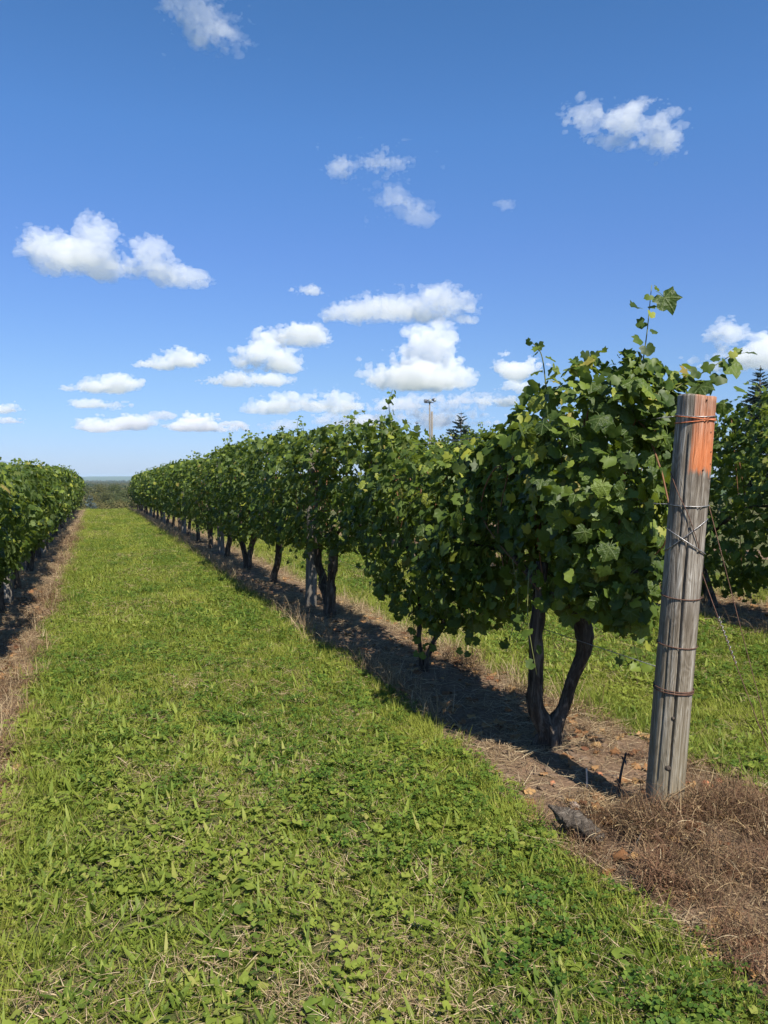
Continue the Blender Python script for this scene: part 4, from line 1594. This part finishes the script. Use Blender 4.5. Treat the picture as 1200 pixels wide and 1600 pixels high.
# clay lumps and stones
cl = [(2.77, 3.02, .034, 'clay', "largest orange clay lump at the right foot of the post"),
      (2.86, 3.04, .024, 'clay', "orange clay lump a little right of the largest one by the post"),
      (2.70, 3.08, .022, 'clay', "small orange clay lump tucked close behind the post"),
      (3.00, 2.86, .022, 'clay', "bright orange clay lump lying apart on the soil at the right edge"),
      (2.36, 3.32, .020, 'clay', "small orange clay lump between the dark stick and the post"),
      (2.08, 3.30, .016, 'clay', "tiny orange clay lump by the forked vine's shadow"),
      (2.10, 2.55, .018, 'clay', "small orange clay lump beside the grey twig"),
      (2.78, 2.50, .042, 'stone', "flat pinkish stone on the dead weeds at the right edge"),
      (2.02, 3.02, .026, 'stone', "pale stone at the tip of the dead wood lump")]
for i, (x, y, s, mt, lab) in enumerate(cl):
    o = obj("clay_lump" if mt == 'clay' else "stone", clod(30 + i, M[mt], .7, 2))
    o.location = ground_at(x, y, s * .3)
    o.scale = (s, s, s)
    o.rotation_euler = (0, 0, i)
    tag(o, lab, "clay lump" if mt == 'clay' else "stone")
# fallen leaves
X, Y, S, rng = spread(42, 109, zones=((1.5, 5, 1), (5, 12, .8)))
k = rng.random(len(X)) < soilness(X, Y)
X, Y, S = X[k], Y[k], S[k]
put("fallen_leaves", [mesh_np("fallen_leaf", V * (1, 1, 1.8), T, M['fallen']) for V, T in HERO[:3]], X, Y, rng, rng.uniform(.03, .06, len(X)),
    "withered brown vine leaves fallen on the bare strips", "fallen leaves", .5, .02)


# ------------------------------------------------------------------ beyond the vineyard
def place(px, dist):
    """a spot at a bearing (in photograph pixels from the left) and distance"""
    d = FWD + RGT * (px - 600) / 1240
    return d[:2] * dist


def spruce(px, dist, H, label, mat, group=None, seed=1, spread_=.24, base_z=None, dens=1.0):
    rng = np.random.default_rng(seed)
    x, y = place(px, dist)
    z = tz(x, y)
    H = H - z                                               # H is the level of the tip
    root = empty("spruce_tree", (x, y, z))
    tag(root, label, "tree", group)
    V, T = tube(np.array([(0, 0, -.3), (0, 0, H * .5), (0, 0, H)]), [H * .022, H * .013, .015], 8)
    obj("trunk", mesh_np("trunk", V, T, M['treebark']), root)
    bag, limb = Bag(), Bag()
    h = H * .06
    while h < H * .985:
        f = h / H
        nb = int(5 + 4 * (1 - f))
        for k in range(nb):
            az = rng.uniform(0, 6.28)
            Lb = H * spread_ * (1 - f) ** .85 * rng.uniform(.65, 1.12) + .12
            rise = rng.uniform(.05, .40) + .5 * f
            d = np.array([math.cos(az), math.sin(az), 0])
            pts = np.array([(0, 0, h), *(d * Lb * s + np.array([0, 0, h + Lb * (rise * s - .55 * s * s + .25 * s ** 3)]) for s in (.35, .7, 1.0))])
            Vl, Tl = tube(pts, [.03 * Lb, .02 * Lb, .012 * Lb, .004], 4, cap=False)
            limb.add(Vl, Tl)
            Q = spline(pts, 14)
            m = int((10 + Lb * 14) * dens)
            for j in range(m):
                s = rng.uniform(.12, 1.0)
                q = Q[int(s * 13)]
                sd = rng.choice([-1, 1])
                dd = norm(d * .6 + np.cross(d, [0, 0, 1]) * sd * rng.uniform(.2, 1.0) + np.array([0, 0, rng.uniform(-.45, .35)]))
                ln = (.10 + .22 * (1 - s)) * min(1.6, Lb) * rng.uniform(.7, 1.3) + .05
                cr = norm(np.cross(dd, rng.normal(0, 1, 3))) * ln * .17
                bag.add([q - cr * .5, q + dd * ln * .5 - cr, q + dd * ln, q + dd * ln * .5 + cr, q + cr * .5], [(0, 1, 2), (0, 2, 4), (4, 2, 3)])
        h += H * .028 * rng.uniform(.8, 1.2)
    obj("branches", limb.mesh("branches", M['treebark']), root)["kind"] = 'stuff'
    obj("crown", bag.mesh("crown", mat, False), root)["kind"] = 'stuff'
    return root


spruce(720, 88, 8.95, "dark green spruce rising behind the vine row right of the floodlight pole", M['needle'], None, 3, .44, None, 2.4)
spruce(651, 115, 9.85, "small distant spruce tip behind the vine row left of the floodlight pole", M['needle'], None, 4, .36, None, 2.4)
spruce(1184, 60, 10.0, "tall spruce standing behind the back row at the right edge", M['needle'], None, 5, .34, None, 2.2)
spruce(1232, 66, 9.0, "spruce just beyond the right edge behind the back row", M['needle'], None, 6, .24)


def leafy_tree(px, dist, H, W, label, group, seed, top_z, n=4200, mat='tree_leaf'):
    rng = np.random.default_rng(seed)
    x, y = place(px, dist)
    z = tz(x, y)
    H = max(top_z - z, 4)
    root = empty("leafy_tree", (x, y, z))
    tag(root, label, "tree", group)
    V, T = tube(spline([(0, 0, -.3), (rng.uniform(-.3, .3), rng.uniform(-.3, .3), H * .4), (rng.uniform(-.5, .5), 0, H * .8)], 10), np.linspace(.28, .07, 10), 8, .1)
    obj("trunk", mesh_np("trunk", V, T, M['treebark']), root)
    lb = Bag()
    bag = Bag()
    P = []
    nl = 11
    for k in range(nl):
        az, f = k * 2.4 + rng.uniform(-.4, .4), rng.uniform(.28, .9)
        rad = W * (1 - abs(f - .55) * 1.1) * rng.uniform(.5, 1)
        c = np.array([math.cos(az) * rad, math.sin(az) * rad, (H - W * .35) * f])
        Vl, Tl = tube(spline([(0, 0, H * f * .55), c * (.5, .5, .9), c], 6), np.linspace(.10, .03, 6), 5)
        lb.add(Vl, Tl)
        r = W * rng.uniform(.32, .5)
        q = rng.normal(0, 1, (n // nl, 3))
        q = norm(q) * (rng.random((n // nl, 1)) ** .4) * r * (1, 1, .8)
        P.append(c + q)
    q = norm(rng.normal(0, 1, (n // 4, 3))) * rng.random((n // 4, 1)) ** .5 * (W * .55, W * .55, W * .35) + (0, 0, H - W * .35)
    P.append(q)
    P = np.concatenate(P)
    nr = norm(norm(P - (0, 0, H - W * .9)) * 1.5 + rng.normal(0, .45, P.shape))
    Rm = frames(nr, rng.normal(0, 1, P.shape))
    Vq = np.array([[-.5, 0, 0], [0, -.5, .08], [.5, 0, 0], [.1, .55, .05]])
    Tq = np.array([(0, 1, 2), (0, 2, 3)])
    S = rng.uniform(.3, .6, len(P)) * W * .125
    W_ = np.einsum('nij,vj->nvi', Rm, Vq) * S[:, None, None] + P[:, None, :]
    TT = Tq[None] + (np.arange(len(P)) * 4)[:, None, None]
    obj("limbs", lb.mesh("limbs", M['treebark']), root)["kind"] = 'stuff'
    obj("crown", mesh_np("crown", W_.reshape(-1, 3), TT.reshape(-1, 3), M[mat], False), root)["kind"] = 'stuff'


GT = "leafy trees below the end of the grass lane"
trees = [(118, 150, 4.6, .6), (133, 170, 2.6, .2), (146, 150, 2.2, -1.2), (157, 185, 3.0, .4), (169, 155, 2.4, -.9), (180, 175, 2.8, .5), (193, 150, 2.6, -.4), (206, 152, 3.4, .2),
         (143, 120, 2.6, -1.9), (160, 112, 2.6, -1.7), (174, 118, 2.8, -1.5), (187, 108, 2.7, -1.3), (226, 165, 4.8, .4)]
for i, (px, dist, W, top_z) in enumerate(trees):
    lab = "leafy green tree in the belt seen beyond the far end of the grass lane"
    leafy_tree(px, dist, 10, W, lab, GT, 900 + i, top_z)
x, y = place(141, 95)
spruce(141, 95, -.5, "small pale blue spruce beyond the far end of the grass lane", M['blue_needle'], None, 8, .34, None, 1.6)

# floodlight pole
x, y = place(671, 80)
zb = tz(x, y)
fl = empty("floodlight_pole", (x, y, zb), (0, 0, -math.radians(24)))
tag(fl, "tall wooden pole with three floodlights on top behind the vine row", "light pole")
Hp = 1.5 + 120 / 1240 * 80 - zb
V, T = tube(np.array([(0, 0, -.5), (0, 0, Hp * .5), (0, 0, Hp)]), [.10, .085, .07], 10)
obj("pole", mesh_np("pole", V, T, M['post2']), fl)
V, T = tube(np.array([(.22, .05, -.5), (.22, .05, Hp * .5), (.22, .05, Hp - 1.0)]), [.14, .13, .11], 10)
obj("support_pole", mesh_np("support_pole", V, T, M['post2']), fl)
V, T = tube(np.array([(-.35, -.05, Hp - .12), (0, -.05, Hp - .12), (.40, -.05, Hp - .12)]), [.05, .05, .05], 6)
obj("crossbar", mesh_np("crossbar", V, T, M['metal']), fl)
for k, (dx, az, dz) in enumerate(((-.36, -1.2, .06), (.06, -.2, .10), (.42, 1.0, .16))):
    h = obj("floodlight", mesh_np("floodlight", *tube(np.array([(0, .20, .05), (0, .12, .02), (0, -.08, -.03), (0, -.16, -.05)]), [.06, .13, .19, .20], 12), M['metal']), fl)
    h.location = (dx, -.08, Hp + dz)
    h.rotation_euler = (0, 0, az)
    obj("lens", mesh_np("lens", *tube(np.array([(0, -.162, -.0505), (0, -.17, -.053)]), [.175, .165], 12), M['lens']), h)

# a far wood on the lower ground
rng = np.random.default_rng(77)
n = 2600
px = rng.uniform(20, 330, n)
dist = 260 * np.exp(rng.random(n) * 2.6)
P = np.array([place(a_, d_) for a_, d_ in zip(px, dist)])
crowns = []
for s in range(4):
    r2 = np.random.default_rng(300 + s)
    q = norm(r2.normal(0, 1, (1100, 3))) * r2.random((1100, 1)) ** .35 * (3.2, 3.2, 3.6) + (0, 0, 4.4)
    Rm = frames(norm(q - (0, 0, 3.5) + r2.normal(0, 1.2, q.shape)), r2.normal(0, 1, q.shape))
    Vq = np.array([[-.5, 0, 0], [0, -.5, .08], [.5, 0, 0], [.1, .55, .05]]) * .8
    W_ = np.einsum('nij,vj->nvi', Rm, Vq) + q[:, None, :]
    TT = np.array([(0, 1, 2), (0, 2, 3)])[None] + (np.arange(len(q)) * 4)[:, None, None]
    crowns.append(mesh_np("wood_crown", W_.reshape(-1, 3), TT.reshape(-1, 3), M['tree_leaf'], False))
put("woodland", crowns, P[:, 0], P[:, 1], rng, rng.uniform(.7, 1.15, n), "far-off wood stretching to the hazy ridge beyond the lane", "woodland", .05)


# ------------------------------------------------------------------ the air between here and the ridge
def haze_box():
    x0, x1, y0, y1, z0, z1 = -9600, 9600, -700, 12200, -60, 42
    V = [(x, y, z) for z in (z0, z1) for y in (y0, y1) for x in (x0, x1)]
    T = [(0, 2, 3), (0, 3, 1), (4, 5, 7), (4, 7, 6), (0, 1, 5), (0, 5, 4), (2, 6, 7), (2, 7, 3), (0, 4, 6), (0, 6, 2), (1, 3, 7), (1, 7, 5)]
    m, N, out = new_mat('haze')
    p = N.n('ShaderNodeVolumePrincipled', ins={'Color': (.62, .80, 1.0, 1), 'Density': HAZE})
    N.t.links.new(p.outputs[0], out.inputs['Volume'])
    o = obj("haze", mesh_np("haze", V, T, m, False))
    tag(o, "thin blue haze lying over the land to the far ridge", "haze", kind='stuff')


HAZE = 9e-5
haze_box()
